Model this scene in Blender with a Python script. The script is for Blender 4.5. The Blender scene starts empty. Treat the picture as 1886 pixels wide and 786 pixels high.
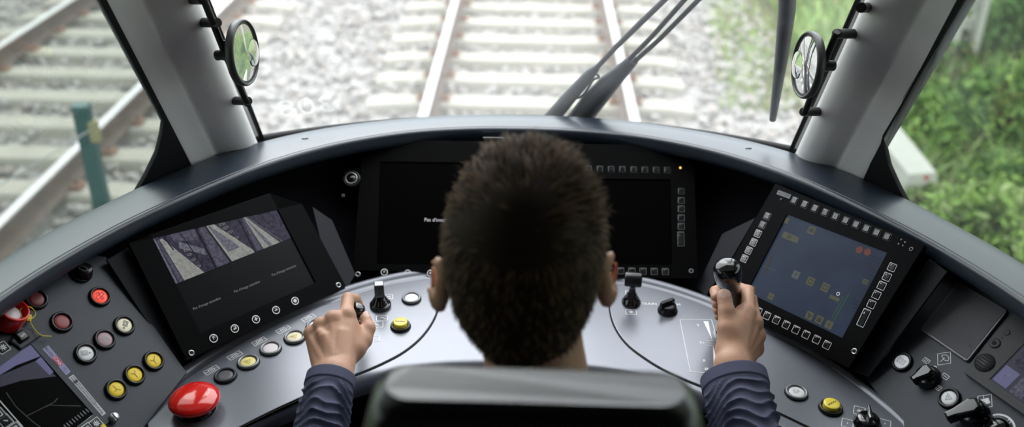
import bpy, bmesh, math, random
import numpy as np
from mathutils import Vector, Matrix, noise
random.seed(7); rng = np.random.default_rng(7)
SC = bpy.context.scene; COL = SC.collection
PI = math.pi
# ---------------------------------------------------------------- camera
F = 1750.0
YAW, PITCH, ROLL = (math.radians(a) for a in (1.0, 28.5, 0.9))
CAM = np.array([0.0, 0.0, 1.70])
cy, sy, cp, sp = math.cos(YAW), math.sin(YAW), math.cos(PITCH), math.sin(PITCH)
FW = np.array([-sy*cp, cy*cp, -sp]); R0 = np.array([cy, sy, 0.0]); U0 = np.cross(R0, FW)
RT = math.cos(ROLL)*R0 + math.sin(ROLL)*U0; UP = -math.sin(ROLL)*R0 + math.cos(ROLL)*U0
cam_d = bpy.data.cameras.new('camera'); cam = bpy.data.objects.new('camera', cam_d); COL.objects.link(cam)
cam_d.sensor_width = 36; cam_d.lens = 36*F/1886; cam_d.clip_start = 0.05; cam_d.clip_end = 200
cam_d.dof.use_dof = True; cam_d.dof.focus_distance = 1.47; cam_d.dof.aperture_fstop = 2.6
cam.matrix_world = Matrix(((RT[0], UP[0], -FW[0], CAM[0]), (RT[1], UP[1], -FW[1], CAM[1]), (RT[2], UP[2], -FW[2], CAM[2]), (0, 0, 0, 1)))
SC.camera = cam
# ---------------------------------------------------------------- overcast sky, soft sun, exposure
SKY = 6.0
w = bpy.data.worlds.new('world'); SC.world = w; w.use_nodes = True
nt = w.node_tree; nt.nodes.clear()
wo = nt.nodes.new('ShaderNodeOutputWorld'); bgn = nt.nodes.new('ShaderNodeBackground')
tc = nt.nodes.new('ShaderNodeTexCoord'); sx = nt.nodes.new('ShaderNodeSeparateXYZ'); rp = nt.nodes.new('ShaderNodeValToRGB')
nt.links.new(tc.outputs['Generated'], sx.inputs[0]); nt.links.new(sx.outputs['Z'], rp.inputs[0])
mr_ = nt.nodes.new('ShaderNodeMapRange'); mr_.inputs[1].default_value = -.1; mr_.inputs[2].default_value = .95; mr_.inputs[3].default_value = .85; mr_.inputs[4].default_value = 1.15
vm = nt.nodes.new('ShaderNodeVectorMath'); vm.operation = 'SCALE'; nt.links.new(sx.outputs['Y'], mr_.inputs[0]); nt.links.new(mr_.outputs[0], vm.inputs['Scale'])   # the cloud cover is brightest ahead
nt.links.new(rp.outputs[0], vm.inputs[0]); nt.links.new(vm.outputs[0], bgn.inputs['Color']); nt.links.new(bgn.outputs[0], wo.inputs[0])
e = rp.color_ramp.elements; e[0].position = 0.0; e[0].color = (.30, .34, .33, 1); e[1].position = 1.0; e[1].color = (1.0, 1.0, 1.0, 1)
q = rp.color_ramp.elements.new(.12); q.color = (.62, .66, .70, 1)
q = rp.color_ramp.elements.new(.45); q.color = (.93, .96, 1.0, 1)
bgn.inputs['Strength'].default_value = SKY
sd = bpy.data.lights.new('sun', 'SUN'); so = bpy.data.objects.new('sun', sd); COL.objects.link(so)
sd.energy = 1.5; sd.angle = math.radians(35); sd.color = (1, .98, .95)
so.rotation_euler = Vector((-.35, 1.0, 1.0)).to_track_quat('Z', 'Y').to_euler(); so.location = (-2, 6, 8)
SC.view_settings.view_transform = 'Standard'; SC.view_settings.look = 'None'; SC.view_settings.gamma = 1
SC.view_settings.use_curve_mapping = False; SC.view_settings.exposure = 0.0
# ---------------------------------------------------------------- geometry of the view, to read real positions off planes
def ray(p): return FW + (p[0]-943)/F*RT - (p[1]-393)/F*UP
def hz(p, z):
    d = ray(p); return CAM + d*((z-CAM[2])/d[2])
def onp(p, q, n):
    d = ray(p); n = np.asarray(n, float); return CAM + d*(((np.asarray(q)-CAM)@n)/(d@n))
def unit(v):
    v = np.asarray(v, float); return v/np.linalg.norm(v)
class Pl:                                                   # a real plane in the cab with its own axes
    def __init__(s, O, n, ex=None):
        s.o = np.asarray(O, float); s.z = unit(n)
        ex = np.array([1., 0, 0]) if ex is None else np.asarray(ex, float)
        s.x = unit(ex - s.z*(ex@s.z)); s.y = np.cross(s.z, s.x)
    def l(s, px):
        P = onp(px, s.o, s.z) - s.o; return (P@s.x, P@s.y)
    def w(s, a, b, c=0.0): return s.o + a*s.x + b*s.y + c*s.z
    def at(s, px, c=0.0, ang=0.0):                          # frame at a point of the plane, turned by ang
        a, b = s.l(px); return s.f(a, b, c, ang)
    def f(s, a, b, c=0.0, ang=0.0):
        ca, sa = math.cos(ang), math.sin(ang)
        return (s.w(a, b, c), ca*s.x+sa*s.y, -sa*s.x+ca*s.y, s.z)
WF = (np.zeros(3), np.array([1., 0, 0]), np.array([0, 1., 0]), np.array([0, 0, 1.]))
def fr_axis(o, z, x=None):
    z = unit(z); x = np.array([1., 0, 0]) if x is None else np.asarray(x, float)
    if abs(x@z) > .95*np.linalg.norm(x): x = np.array([0, 1., 0])
    x = unit(x - z*(x@z)); return (np.asarray(o, float), x, np.cross(z, x), z)
# ---------------------------------------------------------------- materials
MATS = {}
def mat(name, col=(.5, .5, .5), rough=.5, metal=0.0, spec=.5, bump=0.0, bscale=200.0, var=0.0, vscale=6.0, emit=None, es=1.0, sss=0.0, coat=0.0, evar=0.0, evs=150.0):
    m = bpy.data.materials.new(name); m.use_nodes = True; n = m.node_tree; b = n.nodes['Principled BSDF']
    b.inputs['Base Color'].default_value = (*col, 1); b.inputs['Roughness'].default_value = rough; b.inputs['Metallic'].default_value = metal
    b.inputs['Specular IOR Level'].default_value = spec; b.inputs['Coat Weight'].default_value = coat; b.inputs['Coat Roughness'].default_value = .1
    t = n.nodes.new('ShaderNodeTexCoord')
    no = n.nodes.new('ShaderNodeTexNoise'); no.inputs['Scale'].default_value = vscale; no.inputs['Detail'].default_value = 5
    n.links.new(t.outputs['Object'], no.inputs['Vector'])
    v = max(var, .04)
    mx = n.nodes.new('ShaderNodeMix'); mx.data_type = 'RGBA'
    mx.inputs[6].default_value = (*[c*(1-v) for c in col], 1); mx.inputs[7].default_value = (*[min(1, c*(1+v)) for c in col], 1)
    n.links.new(no.outputs['Fac'], mx.inputs[0]); n.links.new(mx.outputs[2], b.inputs['Base Color'])
    if bump > 0:
        nb = n.nodes.new('ShaderNodeTexNoise'); nb.inputs['Scale'].default_value = bscale; nb.inputs['Detail'].default_value = 4
        n.links.new(t.outputs['Object'], nb.inputs['Vector'])
        bu = n.nodes.new('ShaderNodeBump'); bu.inputs['Strength'].default_value = bump; bu.inputs['Distance'].default_value = .001
        n.links.new(nb.outputs['Fac'], bu.inputs['Height']); n.links.new(bu.outputs[0], b.inputs['Normal'])
    if emit is not None:
        b.inputs['Emission Color'].default_value = (*emit, 1); b.inputs['Emission Strength'].default_value = es
        if evar:                                             # uneven picture content on a screen
            n2 = n.nodes.new('ShaderNodeTexNoise'); n2.inputs['Scale'].default_value = evs; n2.inputs['Detail'].default_value = 8; n.links.new(t.outputs['Object'], n2.inputs['Vector'])
            r2 = n.nodes.new('ShaderNodeValToRGB'); q2 = r2.color_ramp.elements; q2[0].position = .35; q2[1].position = .65
            q2[0].color = (*[c*(1-evar) for c in emit], 1); q2[1].color = (*[c*(1+evar) for c in emit], 1); n.links.new(n2.outputs['Fac'], r2.inputs[0]); n.links.new(r2.outputs[0], b.inputs['Emission Color'])
    if sss: b.inputs['Subsurface Weight'].default_value = sss; b.inputs['Subsurface Radius'].default_value = (.012, .004, .002); b.inputs['Subsurface Scale'].default_value = .6
    MATS[name] = m; return m
def glass(name, tint, dust, dcol=(.9, .92, .95), ior=1.5):
    m = bpy.data.materials.new(name); m.use_nodes = True; n = m.node_tree; n.nodes.clear()
    out = n.nodes.new('ShaderNodeOutputMaterial'); tr = n.nodes.new('ShaderNodeBsdfTransparent'); gl = n.nodes.new('ShaderNodeBsdfGlossy')
    tl = n.nodes.new('ShaderNodeBsdfTranslucent'); fr = n.nodes.new('ShaderNodeFresnel'); m1 = n.nodes.new('ShaderNodeMixShader'); m2 = n.nodes.new('ShaderNodeMixShader')
    tr.inputs[0].default_value = (*tint, 1); gl.inputs['Roughness'].default_value = .0; tl.inputs[0].default_value = (*dcol, 1); fr.inputs[0].default_value = ior
    no = n.nodes.new('ShaderNodeTexNoise'); no.inputs['Scale'].default_value = 2.0; tcn = n.nodes.new('ShaderNodeTexCoord'); mp = n.nodes.new('ShaderNodeMapRange')
    n.links.new(tcn.outputs['Object'], no.inputs['Vector']); n.links.new(no.outputs['Fac'], mp.inputs[0]); mp.inputs[3].default_value = dust*.8; mp.inputs[4].default_value = dust*1.2
    n.links.new(mp.outputs[0], m1.inputs[0]); n.links.new(tr.outputs[0], m1.inputs[1]); n.links.new(tl.outputs[0], m1.inputs[2])
    ge = n.nodes.new('ShaderNodeNewGeometry'); mi = n.nodes.new('ShaderNodeMapRange'); mi.inputs[3].default_value = ior; mi.inputs[4].default_value = 1/ior
    n.links.new(ge.outputs['Backfacing'], mi.inputs[0]); n.links.new(mi.outputs[0], fr.inputs[0])   # a thin pane reflects alike on both faces
    n.links.new(fr.outputs[0], m2.inputs[0]); n.links.new(m1.outputs[0], m2.inputs[1]); n.links.new(gl.outputs[0], m2.inputs[2]); n.links.new(m2.outputs[0], out.inputs[0])
    MATS[name] = m; return m
# ---------------------------------------------------------------- mesh builder
def resample(pts, n, closed=False):
    P = [np.asarray(p, float) for p in pts]; m = len(P); out = []
    segs = m if closed else m-1
    for i in range(segs):
        p1, p2 = P[i], P[(i+1) % m]
        p0 = P[i-1] if (closed or i > 0) else 2*p1-p2
        p3 = P[(i+2) % m] if (closed or i+2 < m) else 2*p2-p1
        for k in range(n):
            t = k/n
            out.append(.5*((2*p1)+(-p0+p2)*t+(2*p0-5*p1+4*p2-p3)*t*t+(-p0+3*p1-3*p2+p3)*t**3))
    if not closed: out.append(P[-1])
    return out
def inset2d(o, d):
    o = [np.asarray(p[:2], float) for p in o]; m = len(o); r = []
    area = sum(o[i][0]*o[(i+1) % m][1]-o[(i+1) % m][0]*o[i][1] for i in range(m)); s = 1 if area > 0 else -1
    for i in range(m):
        a = unit(o[i]-o[i-1]+1e-12); b = unit(o[(i+1) % m]-o[i]+1e-12)
        na = np.array([-a[1], a[0]])*s; nb = np.array([-b[1], b[0]])*s; q = na+nb; L = q@q
        q = q*2/L if L > .3 else na
        r.append(o[i]+q*d)
    return r
def rrect(wd, h, r, cx=0, cy=0, n=5):
    o = []
    for (sx_, sy_, a0) in ((1, 1, 0), (-1, 1, 90), (-1, -1, 180), (1, -1, 270)):
        for k in range(n+1):
            a = math.radians(a0+90*k/n); o.append((cx+sx_*(wd/2-r)+r*math.cos(a), cy+sy_*(h/2-r)+r*math.sin(a)))
    return o
class MB:
    def __init__(s): s.v = []; s.f = []; s.mi = []; s.sm = []; s.mats = []
    def m(s, mm):
        if isinstance(mm, str): mm = MATS[mm]
        if mm not in s.mats: s.mats.append(mm)
        return s.mats.index(mm)
    def add(s, V, Fc, mm, smooth=True):
        b = len(s.v); s.v.extend([tuple(map(float, p)) for p in V]); k = s.m(mm)
        for f in Fc: s.f.append([b+i for i in f]); s.mi.append(k); s.sm.append(smooth)
        return s
    def W(s, fr, P):
        o, x, y, z = fr; return [o+p[0]*x+p[1]*y+p[2]*z for p in P]
    def rings(s, R, mm, fr=WF, closed=True, cap0=True, cap1=True, smooth=True):
        n = len(R[0]); V = [p for r in R for p in r]; Fc = []
        for i in range(len(R)-1):
            for j in range(n if closed else n-1):
                a, b = i*n+j, i*n+(j+1) % n; Fc.append((a, b, b+n, a+n))
        s.add(s.W(fr, V), Fc, mm, smooth)
        if closed and cap0: s.add(s.W(fr, R[0]), [list(range(n))[::-1]], mm, False)
        if closed and cap1: s.add(s.W(fr, R[-1]), [list(range(n))], mm, False)
        return s
    def prism(s, o, z0, z1, mm, fr=WF, bev=.001, smooth=False, cap0=True):
        A = [(p[0], p[1]) for p in o]; m_ = len(A)
        if sum(A[i][0]*A[(i+1) % m_][1]-A[(i+1) % m_][0]*A[i][1] for i in range(m_)) < 0: A = A[::-1]
        R = [[(p[0], p[1], z0) for p in A], [(p[0], p[1], z1-bev) for p in A]]
        if bev > 0: R += [[(p[0], p[1], z1-bev*.3) for p in inset2d(A, bev*.3)], [(p[0], p[1], z1) for p in inset2d(A, bev)]]
        return s.rings(R, mm, fr, cap0=cap0, smooth=smooth)
    def box(s, c, d, mm, fr=WF, bev=.0):
        x, y, z = c; return s.prism([(x-d[0]/2, y-d[1]/2), (x+d[0]/2, y-d[1]/2), (x+d[0]/2, y+d[1]/2), (x-d[0]/2, y+d[1]/2)], z-d[2]/2, z+d[2]/2, mm, fr, bev)
    def lathe(s, prof, mm, fr=WF, n=40, smooth=True, ex=1.0, ey=1.0):
        R = [[(max(r, 1e-5)*math.cos(2*PI*k/n)*ex, max(r, 1e-5)*math.sin(2*PI*k/n)*ey, z) for k in range(n)] for r, z in prof]
        return s.rings(R, mm, fr, smooth=smooth)
    def tube(s, pts, r, mm, n=12, cap=True, flat=1.0, up=None):
        P = [np.asarray(p, float) for p in pts]; rs = r if hasattr(r, '__len__') else [r]*len(P); R = []
        u = None
        for i, p in enumerate(P):
            t = unit(P[min(i+1, len(P)-1)]-P[max(i-1, 0)])
            if u is None:
                u = np.array([0, 0, 1.]) if up is None else np.asarray(up, float)
                if abs(t@u) > .95: u = np.array([1., 0, 0])
            u = unit(u-t*(t@u)); v_ = np.cross(t, u)
            R.append([p+rs[i]*(math.cos(2*PI*k/n)*u*flat+math.sin(2*PI*k/n)*v_) for k in range(n)])
        return s.rings(R, mm, cap0=cap, cap1=cap)
    def ribbon(s, fr, pts, wd, mm, z=.0003, closed=False):
        P = [np.asarray(p[:2], float) for p in pts]; m_ = len(P); L = []; Rr = []
        for i in range(m_):
            a = P[i]-P[i-1] if (i > 0 or closed) else P[1]-P[0]
            b = P[(i+1) % m_]-P[i] if (i < m_-1 or closed) else a
            a = unit(a+1e-12); b = unit(b+1e-12); na = np.array([-a[1], a[0]]); nb = np.array([-b[1], b[0]]); q = na+nb; LL = q@q
            q = q*2/LL if LL > .5 else na
            L.append((*(P[i]+q*wd/2), z)); Rr.append((*(P[i]-q*wd/2), z))
        V = L+Rr; Fc = [(i, m_+i, m_+(i+1) % m_, (i+1) % m_) for i in range(m_ if closed else m_-1)]
        return s.add(s.W(fr, V), Fc, mm, False)
    def poly(s, fr, pts, mm, z=.0003):
        return s.add(s.W(fr, [(p[0], p[1], z) for p in pts]), [list(range(len(pts)))], mm, False)
    def text(s, fr, string, size, mm, z=.0004, align='CENTER', mirror=False):
        cu = bpy.data.curves.new('t', 'FONT'); cu.body = string; cu.size = size; cu.align_x = align; cu.align_y = 'CENTER'; cu.resolution_u = 3
        ob = bpy.data.objects.new('t', cu); COL.objects.link(ob)
        me = bpy.data.meshes.new_from_object(ob); V = [((-q.co.x if mirror else q.co.x), q.co.y, z) for q in me.vertices]; Fc = [list(p.vertices) for p in me.polygons]
        bpy.data.objects.remove(ob); bpy.data.curves.remove(cu); bpy.data.meshes.remove(me)
        return s.add(s.W(fr, V), Fc, mm, False)
    def ball(s, c, r, mm, n=20, sc=(1, 1, 1), fr=WF):
        R = []
        for i in range(n//2+1):
            a = -PI/2+PI*i/(n//2)
            R.append([(c[0]+sc[0]*r*math.cos(a)*math.cos(2*PI*k/n), c[1]+sc[1]*r*math.cos(a)*math.sin(2*PI*k/n), c[2]+sc[2]*r*math.sin(a)) for k in range(n)])
        return s.rings(R, mm, fr, cap0=False, cap1=False)
ORG = {}
def worg(o):
    return ORG.get(o.name, np.zeros(3))
def obj(name, mb, parent=None, base=None, label=None, kind=None):
    V = np.array(mb.v)
    if base is None:
        base = worg(parent) if parent is not None else np.array([(V[:, 0].min()+V[:, 0].max())/2, (V[:, 1].min()+V[:, 1].max())/2, V[:, 2].min()])
    base = np.asarray(base, float)
    me = bpy.data.meshes.new(name); me.from_pydata([tuple(p) for p in V-base], [], mb.f)
    for mm in mb.mats: me.materials.append(mm)
    me.polygons.foreach_set('material_index', mb.mi); me.polygons.foreach_set('use_smooth', mb.sm); me.update()
    o = bpy.data.objects.new(name, me); COL.objects.link(o); ORG[o.name] = base
    if parent is not None: o.parent = parent; o.location = base-worg(parent)
    else: o.location = base
    if label: o['label'] = label
    if kind: o['kind'] = kind
    return o
def thing(name, label, cat, base, group=None):
    o = bpy.data.objects.new(name, None); COL.objects.link(o); o.location = base; o.empty_display_size = .05; ORG[o.name] = np.asarray(base, float)
    o['label'] = label; o['category'] = cat
    if group: o['group'] = group
    return o
def tag(o, label, cat, group=None):
    o['label'] = label; o['category'] = cat
    if group: o['group'] = group
    return o
def struct(name, mb): return obj(name, mb, kind='structure')
def dup(root, delta, label=None):                            # a thing and its parts, moved by delta
    r = root.copy(); COL.objects.link(r); r.location = root.location+Vector(delta); ORG[r.name] = worg(root)+np.asarray(delta)
    if label: r['label'] = label
    for ch in list(root.children):
        c = ch.copy(); COL.objects.link(c); c.parent = r
        for g in list(ch.children):
            d = g.copy(); COL.objects.link(d); d.parent = c
    return r
def sharpen(o, ang=35):
    me = o.data
    try: me.set_sharp_from_angle(angle=math.radians(ang))
    except Exception: pass
    return o
# materials
mat('rim_grey', (.018, .029, .045), .38, 0, .9, bump=.10, bscale=900, var=.10, coat=.08)
mat('desk_grey', (.175, .185, .220), .30, .32, .9, bump=.05, bscale=1200, var=.06)
mat('panel_grey', (.030, .035, .048), .42, 0, .4, bump=.12, bscale=1500, var=.08)
mat('well_black', (.004, .004, .006), .8, 0, .08)
mat('black_gap', (.004, .004, .005), .6, 0, .2)
mat('monitor_black', (.0018, .0018, .0022), .5, 0, .06, bump=.06, bscale=1500)
mat('screen_dark', (.001, .001, .001), .35, 0, .03)
mat('black_plastic', (.008, .008, .009), .28, 0, .5)
mat('black_gloss', (.006, .006, .007), .12, 0, .6, coat=.5)
mat('black_rubber', (.008, .008, .009), .6, 0, .3)
mat('metal_silver', (.55, .55, .56), .3, 1)
mat('white_print', (.62, .64, .68), .5)
mat('grey_print', (.22, .23, .25), .5)
mat('dim_print', (.10, .105, .12), .5)
mat('pillar_white', (.88, .87, .86), .5, 0, .3, bump=.05, bscale=500, var=.04, vscale=3)
mat('wall_dark', (.006, .006, .007), .9, 0, .1)
mat('ceiling_grey', (.80, .80, .79), .9, 0, .1)
mat('wall_grey', (.08, .08, .08), .9, 0, .1); mat('floor_dark', (.008, .008, .009), .9, 0, .1)
glass('windshield_glass', (.84, .85, .85), .022)
glass('side_glass', (.59, .615, .60), .008)
# ================================================================ cab shell
K = .6                                                       # rake of windshield and pillars
def slab(name, c, d, m_): return struct(name, MB().box(c, d, m_))
slab('floor', (0, .45, -.02), (4.4, 2.7, .04), 'floor_dark')
slab('ceiling', (0, -.10, 1.955), (4.4, 1.40, .04), 'wall_dark'); slab('ceiling_front', (0, .96, 1.955), (4.4, .72, .04), 'ceiling_grey')
slab('wall_back', (0, -.78, .97), (4.4, .04, 1.93), 'wall_grey')
def windshield_y(x, z): return 1.75-.5*x*x-K*(z-.98)
# side planes with window openings
def side(sgn, nm, px_b, px_top, gpx, wn):
    B = hz(px_b, .98); Bt = onp(px_top, B, (0, 1, K)); up = unit(Bt-B)
    bk = unit(np.array([sgn*.35, -.55, 0.])); n = unit(np.cross(bk, up)) * (1 if sgn > 0 else -1)
    if n[0]*sgn > 0: n = -n                                  # faces into the cab
    P = Pl(B, n, bk)                                          # x = backwards
    if P.y[2] < 0: P.y = -P.y
    # opening outline in plane coordinates
    g0 = P.l(gpx[0]); g1 = P.l(gpx[1]); d = (np.array(g1)-np.array(g0)); d = d/np.linalg.norm(d)
    def along(b): return g0[0]+d[0]*(b-g0[1])/d[1]
    ztop = .62; zb = -.26; r = .07
    fr_b = [(along(ztop), ztop), (along(.35), .35), (along(.11), .11)]
    c0 = along(.11)
    corner = [(c0+.002, .085), (c0+.009, .05), (c0+.028, .012), (c0+.055, -.03), (c0+.09, -.075), (c0+.16, zb)]
    opening = fr_b[::1]+corner+[(1.30, zb), (1.36, -.08), (1.36, .56), (1.30, ztop)]
    bt = P.l(px_top); kx = bt[0]/bt[1]
    outer = [(kx*v, v) for v in (.70, .35, .11, .09, .03, 0, -.03, -.07, -.25)]+[(.05, -1.0), (2.74, -1.0), (2.74, .7), (2.74, 1.02)]
    assert len(outer) == len(opening)
    b = MB(); T = .008
    fr = (P.o, P.x, P.y, P.z)
    A = [(p[0], p[1], 0) for p in outer]; Bq = [(p[0], p[1], 0) for p in opening]; Cq = [(p[0], p[1], -T) for p in opening]; D = [(p[0], p[1], -T) for p in outer]
    m_ = len(A); V = A+Bq+Cq+D; Fc = []
    for i in range(m_):
        j = (i+1) % m_
        Fc += [(i, j, m_+j, m_+i), (m_+i, m_+j, 2*m_+j, 2*m_+i), (2*m_+i, 2*m_+j, 3*m_+j, 3*m_+i)]
    b.add(b.W(fr, V), Fc, 'black_rubber', False)
    struct('wall_'+nm, b)
    g = MB(); ins = inset2d(opening, -.004)
    g.prism([tuple(p) for p in ins], -.007, -.003, 'side_glass', fr, 0)
    struct(wn, g)
    return P
SL = side(-1, 'left', (350, 298), (197, 0), ((300, 222), (183, 0)), 'window_2')
SR = side(1, 'right', (1590, 325), (1762, 0), ((1640, 225), (1775, 0)), 'window_3')
# pillars: section at the foot, swept up along the rake
def pillar(sgn, nm):
    q = [(-.511, 1.606), (-.5035, 1.595), (-.4985, 1.582), (-.4990, 1.567), (-.507, 1.552), (-.523, 1.540), (-.543, 1.533), (-.556, 1.5285), (-.562, 1.5205), (-.575, 1.505), (-.590, 1.486), (-.600, 1.482)]
    if sgn > 0: q = [(.500, 1.608), (.4925, 1.597), (.4875, 1.584), (.4880, 1.569), (.496, 1.554), (.512, 1.542), (.532, 1.535), (.545, 1.5305), (.551, 1.5225), (.565, 1.507), (.580, 1.490), (.590, 1.485)]
    s = abs(q[0][0])-.011; q = [tuple(p) for p in resample(q, 4)]
    q = q+[(sgn*(s+.102), 1.500), (sgn*(s+.092), 1.56), (sgn*(s+.05), 1.615), (sgn*(s+.004), 1.622)]
    R = []
    for z in (.90, .98, 1.05, 1.2, 1.4, 1.6, 1.96):
        R.append([(x, y-K*(z-.98), z) for x, y in q])
    b = MB().rings(R, 'pillar_white'); o = struct(nm, b); sharpen(o, 50)
pillar(-1, 'trim_1'); pillar(1, 'trim_2')
# windshield
b = MB(); N = 24; V = []; xs = np.linspace(-.56, .56, N+1); zs = np.linspace(.955, 1.815, 9)
for off in (0.035, 0.040):
    for z in zs:
        for x in xs: V.append((x, windshield_y(x, z)-.0+off-.035, z))
n1 = (N+1)*len(zs); Fc = []
for k in range(2):
    for i in range(len(zs)-1):
        for j in range(N):
            a = k*n1+i*(N+1)+j; qd = (a, a+1, a+N+2, a+N+1); Fc.append(qd if k == 0 else qd[::-1])
b.add(V, Fc, 'windshield_glass'); struct('window_1', b)
# rubber seal round the windshield foot and along both edges
b = MB()
b.tube([(x, windshield_y(x, .962)-.012, .962) for x in np.linspace(-.52, .52, 40)], .011, 'black_rubber', n=10)
for sgn, x0 in ((-1, -.5), (1, .489)):
    b.tube([(x0-sgn*.001, 1.612-K*(z-.98), z) for z in np.linspace(.95, 1.95, 12)], .0045, 'black_rubber', n=8)
struct('trim_3', b)
b = MB(); V_ = [(-1.3, 1.75-K*(1.62-.98)-.10, 1.62), (1.3, 1.75-K*(1.62-.98)-.10, 1.62), (1.3, 1.33, 1.62), (-1.3, 1.33, 1.62)]
b.rings([[(-1.35, 1.245, 1.78), (1.35, 1.245, 1.78), (1.35, 1.33, 1.80), (-1.35, 1.33, 1.80)], [(-1.35, 1.10, 1.98), (1.35, 1.10, 1.98), (1.35, 1.20, 1.98), (-1.35, 1.20, 1.98)]], 'ceiling_grey', smooth=False)
struct('trim_6', b)
# bulkhead in front, closing the cab below the windshield
b = MB(); front = [(-.80, 1.23), (-.66, 1.45), (-.6, 1.62), (-.35, 1.74), (0, 1.79), (.35, 1.74), (.6, 1.62), (.66, 1.45), (.80, 1.23)]
b.rings([[(x, y, z) for x, y in front+[(p[0], p[1]+.03) for p in front[::-1]]] for z in (-.02, .90)], 'wall_dark', smooth=False)
struct('wall_front', b)
# ================================================================ dashboard hood and instrument well
inner = [(0, 1.663), (.12, 1.656), (.24, 1.627), (.36, 1.565), (.47, 1.468), (.56, 1.350), (.63, 1.235), (.695, 1.08), (.735, .90), (.75, .70)]
outer = [(0, 1.741), (.14, 1.734), (.28, 1.700), (.41, 1.645), (.52, 1.564), (.61, 1.455), (.68, 1.335), (.738, 1.215), (.785, 1.06), (.82, .90), (.83, .70)]
def mirrored(c, n=8):
    L = [(-x, y) for x, y in c[::-1]][:-1]+list(c); return np.array(resample(L, n))
def bylen(P, n):
    d = np.r_[0, np.cumsum(np.linalg.norm(np.diff(P, axis=0), axis=1))]; t = np.linspace(0, d[-1], n)
    return np.c_[np.interp(t, d, P[:, 0]), np.interp(t, d, P[:, 1])]
NI = 121
I = bylen(mirrored(inner), NI); Oo = bylen(mirrored(outer), NI)
nrm = Oo-I; Lr = np.linalg.norm(nrm, axis=1, keepdims=True); nu = nrm/Lr
dash = thing('dashboard', 'curved blue-grey dashboard hood arching below the windshield over a black instrument recess', 'dashboard', (0, 1.5, .75))
prof = [(1.0, .955, 0), (1.0, .974, 0), (.9, .979, 0), (.5, .981, 0), (.15, .9808, 0), (0, .9806, .0110), (0, .9804, .0098), (0, .9790, .0090), (0, .9790, .0084), (0, .9806, .0076), (0, .9808, .0060), (0, .9801, .0035), (0, .9786, .0014), (0, .9762, .0002), (0, .9740, 0), (0, .960, .001), (0, .953, .004), (0, .950, .010), (0, .950, .05), (0, .94, .075)]
R = []
for j in range(NI):
    row = []
    for t, z, o_ in prof:
        base_ = I[j]+nrm[j]*t if t > 0 else I[j]+nu[j]*o_
        row.append((base_[0], base_[1], z))
    R.append(row)
obj('hood_rim', MB().rings(R, 'rim_grey', closed=False), dash)
for p in ((561, 256), (1378, 274)):
    b = MB(); c = hz(p, .9805); b.box((c[0], c[1], .981), (.010, .0022, .0015), 'black_gap'); b.box((c[0]+.004, c[1]+.002, .981), (.005, .0015, .0015), 'black_gap')
    obj('hood_clip', b, dash)
deskback = [(0, 1.487), (.12, 1.479), (.22, 1.455), (.31, 1.410), (.39, 1.348), (.455, 1.285), (.51, 1.215), (.552, 1.145), (.582, 1.08), (.605, .98), (.62, .85), (.625, .70)]
D_ = bylen(mirrored(deskback), NI)
dn = np.gradient(D_, axis=0); dn = np.c_[-dn[:, 1], dn[:, 0]]; dn /= np.linalg.norm(dn, axis=1, keepdims=True)
R = []
for j in range(NI):
    a = D_[j]; c = I[j]+nu[j]*.055
    R.append([(*(a-dn[j]*.02), .755), (*(a+dn[j]*.02), .742), (*(a+dn[j]*.05), .748), (*(c*.45+a*.55+dn[j]*.02), .80), (*c, .90), (*c, .952)])
obj('instrument_well', MB().rings(R, 'well_black', closed=False), dash)
# planes of the instrument faces
PLM = Pl(hz((490, 603), .785), (.592, -.489, .64), (.66, .75, 0))
PRM = Pl(hz((1440, 618), .785), (-.70, -.45, .555), (.57, -.81, .0))
PCM = Pl(hz((960, 508), .782), (0, -.70, .71))
PBL = Pl(hz((345, 690), .775), (.62, -.28, .73), (.35, .78, 0))
PBR = Pl(hz((1590, 690), .775), (-.62, -.28, .73), (.35, -.78, 0))
DESKN = unit((0, -.05, 1))
PD = Pl((0, 1.30, .770), DESKN)
# ================================================================ control desk
desk = thing('control_desk', 'curved grey driver control desk with switches and levers in front of the driver', 'control desk', (0, 1.30, .70))
front_ = [(0, 1.218), (.10, 1.214), (.17, 1.202), (.242, 1.176), (.325, 1.127), (.385, 1.080), (.43, 1.02), (.46, .92), (.47, .80)]
Fr_ = bylen(mirrored(front_), NI)
def dz(y, x=0): return .770+.05*(y-1.30)
R = []
for j in range(NI):
    a, c = D_[j], Fr_[j]; u_ = unit(c-a); row = []
    for d_, zz in ((-.008, -.03), (-.0085, -.006), (-.0072, .0015), (-.0035, .0052), (.001, .0065), (.0055, .0055), (.009, .0025), (.0115, .0004), (.0145, 0)):
        p = a+u_*d_; row.append((*p, dz(p[1])+zz))
    for t in (.25, .5, .75):
        p = a+(c-a)*t; row.append((*p, dz(p[1])))
    for d_, zz in ((.014, 0), (.010, .0), (.004, -.002), (0, -.006), (0, -.03), (.02, -.05)):
        p = c-u_*d_; row.append((*p, dz(p[1])+zz))
    R.append(row[::-1])
obj('desk_body', MB().rings(R, 'desk_grey', closed=False), desk)
b = MB()
b.rings([[(*p, z) for p in np.r_[(Fr_*.3+D_*.7)[8:-8], (D_[8:-8])[::-1]]] for z in (.02, .715)], 'wall_dark', smooth=False); obj('desk_cabinet', b, desk)
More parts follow.
